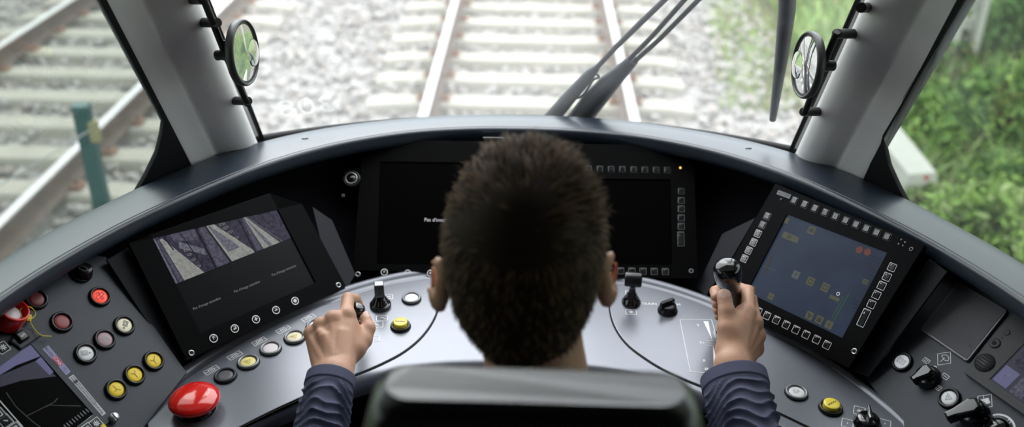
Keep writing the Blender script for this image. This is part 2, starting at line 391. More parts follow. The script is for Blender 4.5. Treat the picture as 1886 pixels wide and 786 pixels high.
# two inlay plates, each with a dark joint round it
def plate(px):
    o = resample([PD.l(p) for p in px], 5, True); b = MB()
    fr = (PD.o, PD.x, PD.y, PD.z)
    b.prism(o, -.004, .0008, 'black_gap', fr, .0); b.prism(inset2d(o, .0022), -.003, .0028, 'desk_grey', fr, .0012)
    return b
plL = [(268, 772), (276, 752), (300, 728), (360, 686), (430, 640), (500, 602), (570, 572), (640, 549), (710, 527), (790, 514), (805, 516), (813, 526), (812, 550), (803, 585), (780, 620), (745, 650), (700, 674), (650, 695), (560, 733), (480, 770), (400, 812), (330, 850), (285, 840)]
obj('switch_plate', plate(plL), desk)
plR = [(1120, 545), (1133, 528), (1150, 524), (1200, 532), (1270, 553), (1340, 582), (1420, 618), (1500, 655), (1570, 693), (1625, 730), (1655, 762), (1668, 800), (1650, 850), (1590, 860), (1530, 812), (1480, 785), (1411, 753), (1350, 733), (1290, 713), (1235, 690), (1190, 664), (1150, 632), (1126, 592)]
obj('switch_plate', plate(plR), desk)
# ================================================================ outside: ballast, tracks, verge
GZ = -1.152                                                # foot of the rails; rail heads at -.92
mat('sleeper_concrete', (.35, .34, .295), .9, 0, .2, bump=.3, bscale=60, var=.18, vscale=5)
mat('rail_top', (.46, .46, .47), .4, .7); mat('rail_side', (.16, .13, .11), .8, .1, .3, var=.3, vscale=8)
mat('rust', (.24, .15, .11), .9, 0, .2, var=.3, vscale=20)
mat('stone_light', (.38, .37, .355), .9, 0, .2, var=.25, vscale=9); mat('stone_warm', (.34, .31, .285), .9, 0, .2, var=.25, vscale=9); mat('stone_dark', (.27, .26, .245), .9, 0, .2, var=.25, vscale=9)
mat('soil', (.13, .115, .08), 1, 0, .1, var=.4, vscale=3)
mat('leaf_bright', (.22, .36, .075), .6, 0, .3, var=.35, vscale=2); mat('leaf_mid', (.13, .25, .06), .6, 0, .3, var=.35, vscale=2)
mat('leaf_dark', (.08, .16, .045), .7, 0, .3, var=.35, vscale=2); mat('leaf_pale', (.29, .37, .15), .6, 0, .3, var=.3, vscale=2)
mat('dry_grass', (.28, .27, .14), .8, 0, .2, var=.3); mat('bark', (.10, .08, .06), .9)
mat('post_green', (.014, .085, .078), .45, .2, .5, var=.15, vscale=12); mat('galvanised', (.42, .44, .44), .5, .4, .5, var=.12, vscale=10)
mat('concrete_white', (.56, .56, .52), .9, 0, .2, bump=.3, bscale=80, var=.15, vscale=4); mat('red_paint', (.45, .06, .05), .5)
mat('train_body', (.55, .56, .58), .4)
# the ballast bed with a procedural stone pattern
gm = mat('ballast', (.36, .345, .33), .95, 0, .15); n = gm.node_tree; b_ = n.nodes['Principled BSDF']
vo = n.nodes.new('ShaderNodeTexVoronoi'); vo.inputs['Scale'].default_value = 17; tcn = n.nodes.new('ShaderNodeTexCoord'); n.links.new(tcn.outputs['Object'], vo.inputs['Vector'])
cr = n.nodes.new('ShaderNodeValToRGB'); el = cr.color_ramp.elements; el[0].color = (.20, .19, .18, 1); el[1].color = (.36, .355, .345, 1); el[1].position = .8
sp_ = n.nodes.new('ShaderNodeSeparateColor'); n.links.new(vo.outputs['Color'], sp_.inputs[0]); n.links.new(sp_.outputs[0], cr.inputs[0]); n.links.new(cr.outputs[0], b_.inputs['Base Color'])
bu = n.nodes.new('ShaderNodeBump'); bu.inputs['Strength'].default_value = 1; bu.inputs['Distance'].default_value = .03; bu.invert = True; n.links.new(vo.outputs['Distance'], bu.inputs['Height']); n.links.new(bu.outputs[0], b_.inputs['Normal'])
def grid(x0, x1, y0, y1, st, hf, m_, b=None):
    b = b or MB(); nx = int((x1-x0)/st)+1; ny = int((y1-y0)/st)+1; V = []
    for j in range(ny):
        for i in range(nx):
            x = x0+(x1-x0)*i/(nx-1); y = y0+(y1-y0)*j/(ny-1); V.append((x, y, hf(x, y)))
    b.add(V, [(j*nx+i, j*nx+i+1, (j+1)*nx+i+1, (j+1)*nx+i) for j in range(ny-1) for i in range(nx-1)], m_); return b
def hb(x, y): return GZ-.01+.015*noise.noise(Vector((x*3, y*3, 0)))
VERGE = 1.95
def verge_x(y): return 1.95+.10*(y-5.5)*.2+.15*noise.noise(Vector((0, y*.8, 3)))
struct('ground_ballast', grid(-14, 2.6, 1.9, 30, .12, hb, 'ballast'))
def hv(x, y): return GZ-.03+.10*max(0, x-2.0)+.08*noise.noise(Vector((x, y, 5)))
struct('ground_verge', grid(1.9, 14, 1.9, 30, .25, hv, 'soil'))
def hbank(x, y): return GZ-.05+max(0, abs(x)-9.0)*.5+.5*noise.noise(Vector((x*.4, y*.4, 2)))*min(1, max(0, abs(x)-7.5))
mat('added_bank_green', (.16, .22, .09), 1, 0, .1, var=.5, vscale=1.5)
struct('ground_added_bank_left', grid(-17, -7, -4, 32, .5, hbank, 'added_bank_green')); struct('ground_added_bank_right', grid(7, 17, -4, 32, .5, hbank, 'added_bank_green'))  # unseen side slopes, added to tune the light and reflections from the sides
def rail(x, name, label, grp, y0=2.2, y1=26):
    base = (x, y0, -.92-.155); t = thing('rail', label, 'rail', base, grp); z = -.92; b = MB()
    sec = [(-.068, -.155), (.068, -.155), (.068, -.146), (.012, -.128), (.009, -.05), (.034, -.036), (.036, -.012), (.030, -.002), (-.030, -.002), (-.036, -.012), (-.034, -.036), (-.009, -.05), (-.012, -.128), (-.068, -.146)]
    ys = np.linspace(y0, y1, 30)
    b.rings([[(x+p, yy, z+q_) for p, q_ in sec] for yy in ys], 'rail_side', smooth=False); obj('rail_web', b, t)
    b = MB(); b.rings([[(x-.031, yy, z-.0025), (x+.031, yy, z-.0025), (x+.027, yy, z), (x-.027, yy, z)] for yy in ys], 'rail_top', smooth=False); obj('rail_head', b, t, label='shiny worn running surface')
    return t
rail(-.752, 'r', 'left shiny rail of the track straight ahead through the windshield', None)
rail(.752, 'r', 'right shiny rail of the track straight ahead, passing behind the wipers', None)
rail(-2.95, 'r', 'nearer rail of the neighbouring track, with rusty side, behind the green post', None)
rail(-4.45, 'r', 'farther rail of the neighbouring track, in the top left corner', None)
SLH = .14
def sleeper(x, y, label, group, wdt=.25, ln=2.55):
    t = thing('railway_sleeper', label, 'railway sleeper', (x, y, GZ-.08), group); b = MB()
    R = []
    for xx in np.r_[np.linspace(-ln/2, -.5, 5), np.linspace(.5, ln/2, 5)]:
        zt = .075 if abs(abs(xx)-.75) < .35 else .055
        w0, w1 = wdt/2, wdt/2-.03
        R.append([(x+xx, y-w0, GZ-.08), (x+xx, y+w0, GZ-.08), (x+xx, y+w1+.012, GZ+zt-.02), (x+xx, y+w1, GZ+zt), (x+xx, y-w1, GZ+zt), (x+xx, y-w1-.012, GZ+zt-.02)])
    b.rings(R, 'sleeper_concrete', smooth=False); obj('sleeper_beam', b, t)
    for s in (-1, 1):
        for q_ in (-1, 1):
            b = MB(); b.box((x+s*.752+q_*.095, y, GZ+.092), (.07, .09, .035), 'rust', bev=.006); b.lathe([(.016, .10), (.016, .135), (.010, .14)], 'rail_side', (np.array([x+s*.752+q_*.095, y, GZ]), *WF[1:]), n=6, smooth=False)
            obj('rail_clip', b, t)
    return t
Y0 = float(hz((960, 187), -1.08)[1]); Y1 = float(hz((100, 346), -1.08)[1]); SP = .52
t0 = sleeper(0, Y0, 'nearest pale concrete sleeper of the track ahead, just beyond the dashboard hood', 'sleepers of the track ahead')
ordn = ['second', 'third', 'fourth', 'fifth', 'sixth', 'seventh', 'eighth', 'ninth', 'tenth', 'eleventh', 'twelfth']
for i in range(1, 7): dup(t0, (0, SP*i, 0), f'pale concrete sleeper of the track ahead, {ordn[i-1]} counted from the dashboard hood')
t1 = sleeper(-3.70, Y1, 'nearest pale concrete sleeper of the neighbouring track, partly behind the dashboard hood', 'sleepers of the neighbouring track')
for i in range(1, 9): dup(t1, (0, SP*i, 0), f'pale concrete sleeper of the neighbouring track, {ordn[i-1]} counted from the dashboard hood')
# loose ballast stones (nobody could count them)
b = MB(); ico = []
bm = bmesh.new(); bmesh.ops.create_icosphere(bm, subdivisions=1, radius=1); IV = np.array([v.co[:] for v in bm.verts]); IF = [[v.index for v in f.verts] for f in bm.faces]; bm.free()
AV = []; AF = []; AM = []
def stones(nst, x0, x1, y0, y1, r0, r1, cond=None):
    for _ in range(nst):
        x, y = rng.uniform(x0, x1), y0+(y1-y0)*rng.uniform()**1.3
        if cond and not cond(x, y): continue
        r = rng.uniform(r0, r1); v = IV*(1+rng.uniform(-.28, .28, (len(IV), 1)))*r*rng.uniform(.7, 1.25, (1, 3))
        a = rng.uniform(0, 6.28); c_, s_ = math.cos(a), math.sin(a); v = v@np.array([[c_, s_, 0], [-s_, c_, 0], [0, 0, 1]])
        k = sum(len(q) for q in AV); AV.append(v+[x, y, hb(x, y)+r*.35+rng.uniform(0, .035)])
        AF.extend([[k0+cnt[0] for k0 in f] for f in IF]); cnt[0] += len(IV); AM.extend([rng.choice([0, 0, 1, 2], p=[.3, .3, .25, .15])]*len(IF))
cnt = [0]
def on_sl(x, y):
    if abs(x) < 1.28: return abs(((y-Y0+SP/2) % SP)-SP/2) > .115 and abs(abs(x)-.752) > .09
    if abs(x+3.7) < 1.28: return abs(((y-Y1+SP/2) % SP)-SP/2) > .115 and abs(abs(x+3.7)-.75) > .09
    return True
stones(13000, -6.5, 2.35, 3.2, 12.5, .018, .042, on_sl)
b.mats = [MATS['stone_light'], MATS['stone_warm'], MATS['stone_dark']]
b.v = [tuple(p) for q in AV for p in q]; b.f = AF; b.mi = [int(q) for q in AM]; b.sm = [False]*len(AF)
o = obj('ballast_stones', b, kind='stuff'); tag(o, 'pale crushed stone ballast around and between the tracks', 'gravel')
# grass and weeds on the right verge
def blades(b, nb, fx, m_list, h0, h1, wd=.008, lean=.5):
    V = []; Fc = []; M_ = []
    for k in range(nb):
        x, y, z = fx(); h = rng.uniform(h0, h1); a = rng.uniform(0, 6.28); l_ = rng.uniform(0, lean)*h; dx, dy = math.cos(a)*l_, math.sin(a)*l_; wx, wy = -math.sin(a)*wd, math.cos(a)*wd
        n0 = len(V); V += [(x-wx, y-wy, z), (x+wx, y+wy, z), (x+dx*.4+wx*.8, y+dy*.4+wy*.8, z+h*.6), (x+dx*.4-wx*.8, y+dy*.4-wy*.8, z+h*.6), (x+dx, y+dy, z+h*.92)]
        Fc += [(n0, n0+1, n0+2, n0+3), (n0+3, n0+2, n0+4)]; q_ = rng.integers(len(m_list)); M_ += [q_, q_]
    for mm in sorted(set(M_)): pass
    base_ = len(b.v); b.v += V; mi = [b.m(x_) for x_ in m_list]
    b.f += [[base_+i for i in f] for f in Fc]; b.mi += [mi[q_] for q_ in M_]; b.sm += [False]*len(Fc)
b = MB()
def fv():
    y = 3.4+7.5*rng.uniform()**1.1; x = 2.15+.06*(y-4)+rng.uniform()**1.2*5.5; return x, y, hv(x, y)-.01
blades(b, 26000, fv, ['leaf_bright', 'leaf_mid', 'leaf_bright', 'leaf_pale', 'dry_grass'], .08, .30, .011, .9)
o = obj('verge_grass', b, kind='stuff'); tag(o, 'lush green grass and weeds growing on the bank beside the track', 'grass')
b = MB()
def fs():
    y = rng.uniform(7, 11.5); x = 1.5+.12*(y-7)+rng.uniform()*1.2; return x, y, GZ
blades(b, 3500, fs, ['leaf_pale', 'dry_grass', 'leaf_bright'], .03, .12, .008, .8)
o = obj('sparse_grass', b, kind='stuff'); tag(o, 'thin yellowish grass at the edge of the gravel, seen past the right wiper', 'grass')
def bush(c, r, h, leaves, m_list, name, label, cat='bush', ls=.035, stems=6):
    t = thing(name, label, cat, c); b = MB(); V = []; Fc = []; M_ = []
    for k in range(leaves):
        a = rng.uniform(0, 6.28); u_ = rng.uniform(-.1, 1); rr = r*math.sqrt(max(.05, 1-max(u_, 0)**2))*rng.uniform(.55, 1.05)*(1+.25*math.sin(a*3+c[0]*7)+.15*math.sin(a*5+u_*6))
        p = np.array([c[0]+rr*math.cos(a), c[1]+rr*math.sin(a), c[2]+.02+h*max(0.02, u_)*rng.uniform(.75, 1.05)])
        n_ = unit(rng.normal(size=3)+[0, 0, .8]); f_ = fr_axis(p, n_, rng.normal(size=3)); s_ = ls*rng.uniform(.6, 1.3); n0 = len(V)
        for (qx, qy, qz) in ((-1, 0, 0), (-.3, .45, .12), (.5, .35, .1), (1.1, 0, -.1), (.5, -.35, .1), (-.3, -.45, .12)): V.append(tuple(f_[0]+s_*(qx*f_[1]+qy*f_[2]+qz*f_[3])))
        Fc.append(list(range(n0, n0+6))); M_.append(rng.integers(len(m_list)))
    b.v = V; b.f = Fc; mi = [b.m(x_) for x_ in m_list]; b.mi = [mi[q_] for q_ in M_]; b.sm = [False]*len(Fc); obj('foliage', b, t)
    b = MB()
    for k in range(stems):
        a = rng.uniform(0, 6.28); rr = r*.55; b.tube([(c[0]+.02*math.cos(a), c[1]+.02*math.sin(a), c[2]-.03), (c[0]+rr*.5*math.cos(a), c[1]+rr*.5*math.sin(a), c[2]+h*.45), (c[0]+rr*math.cos(a), c[1]+rr*math.sin(a), c[2]+h*.8)], [.010, .007, .003], 'bark', n=6)
    obj('stem', b, t)
    return t
def gp(px, dz_=0):
    p = hz(px, GZ+dz_); return (p[0], p[1], hv(p[0], p[1]) if p[0] > 2.1 else GZ)
bush(gp((1800, 480), .1), .42, .50, 2600, ['leaf_bright', 'leaf_pale', 'leaf_bright'], 'leafy_bush', 'pale yellow-green leafy bush nearest to the dashboard at the lower right')
bush(gp((1886, 400), .1), .40, .42, 2000, ['leaf_mid', 'leaf_dark', 'leaf_bright'], 'leafy_bush', 'darker green bush at the right edge of the picture, above the pale bush')
bush(gp((1850, 250), .1), .55, .45, 3000, ['leaf_mid', 'leaf_bright', 'leaf_mid'], 'leafy_bush', 'broad mid-green clump of weeds halfway up the right side window')
bush(gp((1715, 250), .1), .38, .30, 1700, ['leaf_bright', 'leaf_mid'], 'leafy_bush', 'low bright green clump beside the right pillar, above the concrete block')
bush(gp((1880, 120), .1), .60, .50, 2600, ['leaf_dark', 'leaf_mid', 'leaf_mid'], 'leafy_bush', 'dark green bush in the upper right corner beside the white mast')
bush(gp((1730, 130), .1), .35, .35, 1300, ['leaf_dark', 'leaf_mid', 'dry_grass'], 'leafy_bush', 'dull green brush at the foot of the white concrete mast')
bush(gp((1720, 405), .1), .28, .25, 1100, ['leaf_mid', 'dry_grass', 'leaf_pale'], 'leafy_bush', 'low scrubby plant just right of the grey concrete block')
# white lattice mast
p = hz((1762, 118), GZ+.2); t = thing('concrete_mast', 'whitish drilled concrete mast rising from the green bank at the top right', 'mast', (p[0], p[1], GZ-.05)); b = MB()
for s in (-1, 1): b.box((p[0]+s*.085, p[1], GZ+1.9), (.05, .16, 4), 'concrete_white', bev=.006)
obj('mast_flange', b, t); b = MB()
for k in range(24): b.box((p[0], p[1]+.02, GZ+.05+k*.165), (.13, .05, .085), 'concrete_white', bev=.004)
obj('mast_web', b, t)
# grey concrete block with a dark edge and a red marker
p = hz((1662, 320), GZ+.25); f = fr_axis((p[0], p[1], GZ), (0, 0, 1), (1, .25, 0)); t = thing('concrete_block', 'pale grey concrete marker block with a sloping top beside the right pillar', 'concrete block', f[0]); b = MB()
R = [[(-.11, -.20, z), (.11, -.20, z), (.11, .30, z), (-.11, .30, z)] for z in (-.03, .28)]+[[(-.095, -.18, .34), (.095, -.18, .34), (.095, .28, .46), (-.095, .28, .46)]]
b.rings(R, 'concrete_white', f, smooth=False); obj('block_body', b, t); b = MB(); b.box((.113, -.12, .14), (.012, .10, .32), 'black_rubber', f, .002); obj('dark_strip', b, t, label='dark strip down the side of the block')
p2 = hz((1692, 352), GZ+.2); b = MB(); b.lathe([(.035, -.03), (.035, .22), (.045, .23), (.045, .27), (.01, .285)], 'red_paint', fr_axis((p2[0], p2[1], hv(p2[0], p2[1])), (0, 0, 1)), n=16)
tag(obj('marker_peg', b), 'small dull red marker peg beside the grey concrete block', 'marker')
# green steel post on the left with its guy wire
yp = 4.15
def aty(px, y):
    d = ray(px); return CAM+d*((y-CAM[1])/d[1])
tp = aty((150, 200), yp); f = fr_axis((tp[0]-.0, yp, GZ), (0, 0, 1), (1, .12, 0)); t = thing('steel_post', 'dark green square steel post standing beside the neighbouring track', 'post', f[0]); b = MB(); hh = tp[2]-GZ
sec = [(-.036, -.03), (.036, -.03), (.036, .03), (-.036, .03)]
b.rings([[(x, y, z) for x, y in sec] for z in (-.05, hh)], 'post_green', f, smooth=False); obj('post_body', b, t)
b = MB(); b.prism([(-.038, -.032), (.038, -.032), (.038, .032), (-.038, .032)], hh, hh+.02, 'post_green', f, .004); obj('post_cap', b, t)
b = MB(); b.prism(rrect(.04, .05, .006), hh-.16, hh-.06, 'dry_grass', fr_axis(f[0]+np.array([.045, -.01, 0]), (0, 0, 1), f[1]), .002); obj('yellow_tag', b, t, label='small yellow tag at the post top')
b = MB(); b.lathe([(.012, 0), (.012, .012), (.006, .016)], 'galvanised', fr_axis(f[0]+np.array([.030, -.033, hh-.52]), (0, -1, 0)), n=6, smooth=False); obj('post_bolt', b, t)
b = MB(); q0 = f[0]+np.array([.03, -.035, hh-.10]); b.tube([q0, q0+np.array([-1.0, -.35, -.55]), q0+np.array([-1.9, -.66, -1.02])], .004, 'galvanised', n=6)
tag(obj('guy_wire', b), 'thin slack wire running down left from the top of the green post', 'wire')
# ================================================================ display units
def em(name, col, s=1.0, base=(.004, .004, .005), ev=0.0, evs=150.0): return mat(name, base, .3, 0, .12, emit=col, es=s, evar=ev, evs=evs)
mat('print_shaded', (.05, .052, .058), .5); mat('print_bright', (.92, .93, .95), .5)
em('led_amber', (1, .55, .1), 1.6); em('screen_blue', (.020, .029, .052), 1.0, ev=.18, evs=12); em('screen_black', (.0008, .0012, .0012), 1.0)
em('cctv_dark', (.026, .023, .042), 1.0, ev=.55, evs=220); em('cctv_mid', (.062, .058, .085), 1.0, ev=.4, evs=260); em('cctv_edge', (.23, .235, .215), 1.0, ev=.2, evs=180); em('cctv_grey', (.105, .105, .135), 1.0, ev=.4, evs=260); em('cctv_line', (.010, .009, .016), 1.0)
em('screen_text', (.20, .20, .21), 1.0); em('screen_text_bright', (.62, .62, .66), 1.0)
em('ui_yellow', (.072, .074, .046), 1.0); em('ui_green', (.026, .085, .030), 1.0); em('ui_red', (.11, .040, .030), 1.0); em('ui_dark', (.010, .014, .024), 1.0); em('ui_pale', (.075, .085, .085), 1.0); em('ui_brown', (.035, .027, .030), 1.0)
em('lilac_screen', (.10, .10, .19), 1.0); em('lilac_mid', (.030, .030, .045), 1.0)
def P2(pl, pts): return [pl.l(p) for p in pts]
def FR(pl, c=0.0): return (pl.o+pl.z*c, pl.x, pl.y, pl.z)
def circ(c, r, n=28, a0=0, a1=360): return [(c[0]+r*math.cos(math.radians(a0+(a1-a0)*k/n)), c[1]+r*math.sin(math.radians(a0+(a1-a0)*k/n))) for k in range(n+(0 if a1-a0 >= 360 else 1))]
def glyph(b, fr, kind, s, mm, z=.0004, wd=None):
    w_ = wd or s*.16; R_ = lambda pts, cl=False: b.ribbon(fr, [(p[0]*s, p[1]*s) for p in pts], w_, mm, z, cl)
    if kind == 'plus': R_([(-.5, 0), (.5, 0)]); R_([(0, -.5), (0, .5)])
    elif kind == 'minus': R_([(-.5, 0), (.5, 0)])
    elif kind == 'enter': R_([(.4, .5), (.4, -.1), (-.4, -.1)]); b.poly(fr, [(-.55*s, -.1*s), (-.1*s, .2*s), (-.1*s, -.4*s)], mm, z)
    elif kind == 'sun':
        for k in range(4):
            a = PI*k/4; R_([(-.55*math.cos(a), -.55*math.sin(a)), (.55*math.cos(a), .55*math.sin(a))])
    elif kind == 'F': b.text(fr, 'F', s*1.3, mm, z)
    elif kind == 'door':                                    # little carriage-door diagram in its box
        R_([(-.9, -.45), (.9, -.45), (.9, .45), (-.9, .45)], True); R_([(-.8, 0), (-.35, 0)]); R_([(.35, 0), (.8, 0)]); R_([(-.35, -.3), (-.35, .25), (.35, .25), (.35, -.3)]); R_([(-.1, -.3), (-.1, .25)]); R_([(.12, -.3), (.12, .25)])
    elif kind == 'door_x': glyph(b, fr, 'door', s, mm, z, wd); R_([(-.7, -.35), (.7, .35)])
    elif kind == 'box': R_([(-.6, -.45), (.6, -.45), (.6, .45), (-.6, .45)], True)
    elif kind == 'sq': R_([(-.5, -.5), (.5, -.5), (.5, .5), (-.5, .5)], True)
    elif kind == 'Y': R_([(0, -.6), (0, .05), (-.45, .5)]); R_([(0, .05), (.45, .5)])
    elif kind == 'Ys': R_([(-.1, -.7), (-.05, .0), (-.5, .35)]); R_([(-.05, 0), (.6, .55)])
    elif kind == 'pan': R_([(-.2, -.4), (.7, -.4), (.7, .3), (-.2, .3)], True); R_([(.0, -.2), (.5, -.2), (.5, .12), (.0, .12)], True); R_([(-.8, 0), (-.3, 0)]); R_([(-.55, -.2), (-.55, .2)])
    elif kind == 'pixel':
        R_([(-.7, -.25), (-.25, -.25), (-.25, -.65), (.25, -.65), (.25, -.1), (.7, -.1), (.7, .35), (.2, .35), (.2, .7), (-.3, .7), (-.3, .2), (-.7, .2)], True); R_([(-.25, -.25), (.25, -.1)]); R_([(-.3, .2), (.2, .35)]); R_([(0, -.6), (0, .6)])
    elif kind == 'star':
        R_([(-.3, -.3), (.3, -.3), (.3, .3), (-.3, .3)], True)
        for k in range(4):
            a = PI*k/4; R_([(.38*math.cos(a), .38*math.sin(a)), (.75*math.cos(a), .75*math.sin(a))]); R_([(-.38*math.cos(a), -.38*math.sin(a)), (-.75*math.cos(a), -.75*math.sin(a))])
        R_([(-.25, 0), (.25, 0)])
    elif kind == 'wave': R_([(-.8+.2*k, .12*(-1)**k) for k in range(9)])
    elif kind == 'lines': R_([(-.6, -.4), (.6, -.4), (.6, .4), (-.6, .4)], True); R_([(-.4, .15), (.4, .15)]); R_([(-.4, -.15), (.4, -.15)])
    elif kind == 'line1': R_([(-.6, -.4), (.6, -.4), (.6, .4), (-.6, .4)], True); R_([(-.4, 0), (.4, 0)])
    elif kind == 'tri': R_([(-.55, .45), (.5, .15), (-.15, -.6)], True); R_([(-.3, .2), (.1, -.1)])
    elif kind == 'wiper': R_([(-.7, .0), (0, .75), (.7, .0), (0, -.75)], True); R_([(-.35, .1), (-.1, .35), (.25, .3), (.4, .02), (.12, -.1), (-.12, -.02)], True); R_([(0, .1), (-.05, -.4)])
    elif kind == 'horn': R_([(-.7, .0), (0, .75), (.7, .0), (0, -.75)], True); b.poly(fr, [(-.35*s, -.1*s), (.1*s, -.35*s), (.4*s, .15*s), (.0, .4*s)], mm, z); R_([(-.45, .35), (.4, -.4)])
    elif kind == 'wrench': R_([(-.3, -.3), (.25, .25)]); R_([(.1, .35), (.3, .15)])
    elif kind == 'arrow': R_([(0, -.3), (0, .3)]); R_([(-.2, .1), (0, .3), (.2, .1)])
    elif kind == 'bolt': R_([(-.3, .3), (.1, .1), (-.1, -.05), (.3, -.3)])
def housing(b, out, th, mm, fr, bev=.0025): b.prism(out, -.008, th, mm, fr, bev)
def screw_part(pl, px, parent, r=.0052, c=.0, mm='metal_silver', hole=True):
    fr = pl.at(px, c); b = MB(); b.lathe([(r, -.001), (r, .0012), (r*.8, .002), (r*.6, .002), (r*.5, .0008)], mm, fr, n=20)
    if hole: b.lathe([(r*.52, .0009), (0, .0010)], 'black_gap', fr, n=6)
    return obj('screw', b, parent)
def bez_button(pl, px, kind, parent, c, r=.0062):
    fr = pl.at(px, c); b = MB(); b.lathe([(r*1.15, -.001), (r*1.12, .0008), (0, .0010)], 'black_plastic', fr, n=26)
    b.ribbon(fr, circ((0, 0), r), .0013, 'print_bright', .0012, True); glyph(b, fr, kind, r*.95, 'print_bright', .0013, .0014)
    return obj('membrane_button', b, parent)
def key(pl, px, parent, c, wd, h, mm, kind=None, ang=0):
    fr = pl.at(px, c, ang=ang); b = MB(); b.prism(rrect(wd, h, .0012), -.001, .0014, 'black_gloss', fr, .0012, smooth=True)
    b.ribbon(fr, rrect(wd+.0012, h+.0012, .001, n=2), .0007, mm, .0004, True)
    if kind: glyph(b, fr, kind, min(wd, h)*.45, mm, .0016, .0008)
    else: b.poly(fr, [(-wd*.30, h*.22), (-wd*.12, h*.22), (-wd*.2, h*.36)], mm, .0016)
    return obj('soft_key', b, parent)
# --- left monitor (camera pictures)
TH = .010
PLS = Pl(PLM.o+PLM.z*0, PLM.z, PLM.x)
mon = thing('monitor', 'black monitor left of the driver showing three dark platform camera pictures', 'monitor', hz((490, 600), .785), 'display units in the instrument recess')
bl = np.array(PLS.l((344, 663))); br = np.array(PLS.l((637, 527))); tr = np.array(PLS.l((556, 375))); tl = np.array(PLS.l((238, 448)))
b = MB(); fr = FR(PLS, -TH)
def ringframe(b, outp, inp, z0, z1, mm, fr, depth=.002):
    n_ = len(outp); V = [(*p, z0) for p in outp]+[(*p, z1) for p in outp]+[(*p, z1) for p in inp]+[(*p, z1-depth) for p in inp]; Fc = []
    for i in range(n_):
        j = (i+1) % n_; Fc += [(i, j, n_+j, n_+i), (n_+i, n_+j, 2*n_+j, 2*n_+i), (2*n_+i, 2*n_+j, 3*n_+j, 3*n_+i)]
    b.add(b.W(fr, V), Fc, mm, False); b.add(b.W(fr, [(*p, z0) for p in outp]), [list(range(n_))[::-1]], mm, False)
scr = [np.array(PLS.l(p)) for p in ((370, 613), (582, 520), (497, 356), (278, 432))]
ringframe(b, [bl, br, tr, tl], scr, -.002, TH, 'monitor_black', fr, .004); obj('monitor_housing', b, mon)
b = MB(); b.prism([tuple(p) for p in inset2d(scr, -.001)], TH-.008, TH-.003, 'screen_black', fr, 0); sc = obj('screen', b, mon)
FS = FR(PLS, -.0028)
def quad(a, c, d, e_): return lambda s, t: (np.array(a)*(1-s)+np.array(c)*s)*(1-t)+(np.array(e_)*(1-s)+np.array(d)*s)*t
TLc, TRc, ML, MR = PLS.l((279, 433)), PLS.l((496, 357)), PLS.l((324, 522)), PLS.l((537, 437))
q = quad(ML, MR, TRc, TLc)                                   # s along, t up
def cam_img(s0, s1, kind):
    b = MB(); g = lambda s, t: tuple(q(s0+(s1-s0)*s, t))
    b.poly(FS, [g(0, 0), g(1, 0), g(1, 1), g(0, 1)], 'cctv_dark', .0001)
    if kind == 0:
        b.poly(FS, [g(.22, .0), g(.72, 0), g(.20, .88), g(.13, .88)], 'cctv_edge', .0002); b.poly(FS, [g(.10, 0), g(.20, 0), g(.11, .88), g(.07, .88)], 'cctv_mid', .0002); b.poly(FS, [g(0, 0), (g(.06, 0)), g(.05, .9), g(0, .95)], 'cctv_grey', .0002)
        b.poly(FS, [g(.45, .60), g(.95, .30), g(.98, .42), g(.50, .72)], 'cctv_grey', .0002)
        for t_ in (.15, .3, .42, .52): b.ribbon(FS, [(g(.55+.25*(.6-t_)+.05*math.cos(a), t_+.018*math.sin(a))) for a in np.linspace(0, 5.6, 9)], .0006, 'cctv_edge', .0003, True)
        b.poly(FS, [g(.75, .15), g(.78, .15), g(.62, .95), g(.60, .95)], 'cctv_line', .0003); b.poly(FS, [g(.30, .6), g(.33, .6), g(.24, .95), g(.22, .95)], 'cctv_line', .0003); b.poly(FS, [g(.42, .75), g(.95, .62), g(.98, .9), g(.4, .95)], 'cctv_mid', .0002)
    elif kind == 1:
        b.poly(FS, [g(.02, 0), g(.34, 0), g(.16, .95), g(.06, .95)], 'cctv_mid', .0002); b.poly(FS, [g(.40, 0), g(1, 0), g(1, .05), g(.30, .95), g(.20, .95)], 'cctv_edge', .0002); b.poly(FS, [g(.42, .2), g(.75, .2), g(.30, .8), g(.26, .8)], 'cctv_grey', .00025)
        for t_ in (.4, .55, .66, .75): b.ribbon(FS, [(g(.75-.45*(t_-.4)+.07*math.cos(a), t_+.02*math.sin(a))) for a in np.linspace(0, 5.6, 9)], .0006, 'cctv_edge', .0003, True)
        b.poly(FS, [g(.34, 0), g(.40, 0), g(.20, .95), g(.17, .95)], 'cctv_line', .0003)
    else:
        b.poly(FS, [g(.22, 0), g(.68, 0), g(.16, .74), g(.12, .74)], 'cctv_edge', .0002); b.poly(FS, [g(.05, 0), g(.18, 0), g(.11, .74), g(.07, .74)], 'cctv_mid', .0002); b.poly(FS, [g(.36, 0), g(.48, 0), g(.14, .74), g(.13, .74)], 'cctv_grey', .0003)
        b.poly(FS, [g(.2, .78), g(.9, .68), g(.95, .8), g(.2, .86)], 'cctv_mid', .0002)
        for s_ in (.3, .5, .72): b.poly(FS, [g(s_+.10, .45), g(s_+.115, .45), g(s_+.02, .95), g(s_, .95)], 'cctv_line', .0004)
        b.ribbon(FS, [g(.75, 0), g(.18, .74)], .0012, 'cctv_grey', .0003)
    b.ribbon(FS, [g(.78, .94), g(.95, .94)], .0015, 'screen_text', .0004)
    obj('camera_picture', b, sc)
for k, (a, c) in enumerate(((0, .325), (.335, .665), (.675, 1))): cam_img(a, c, k)
b = MB()
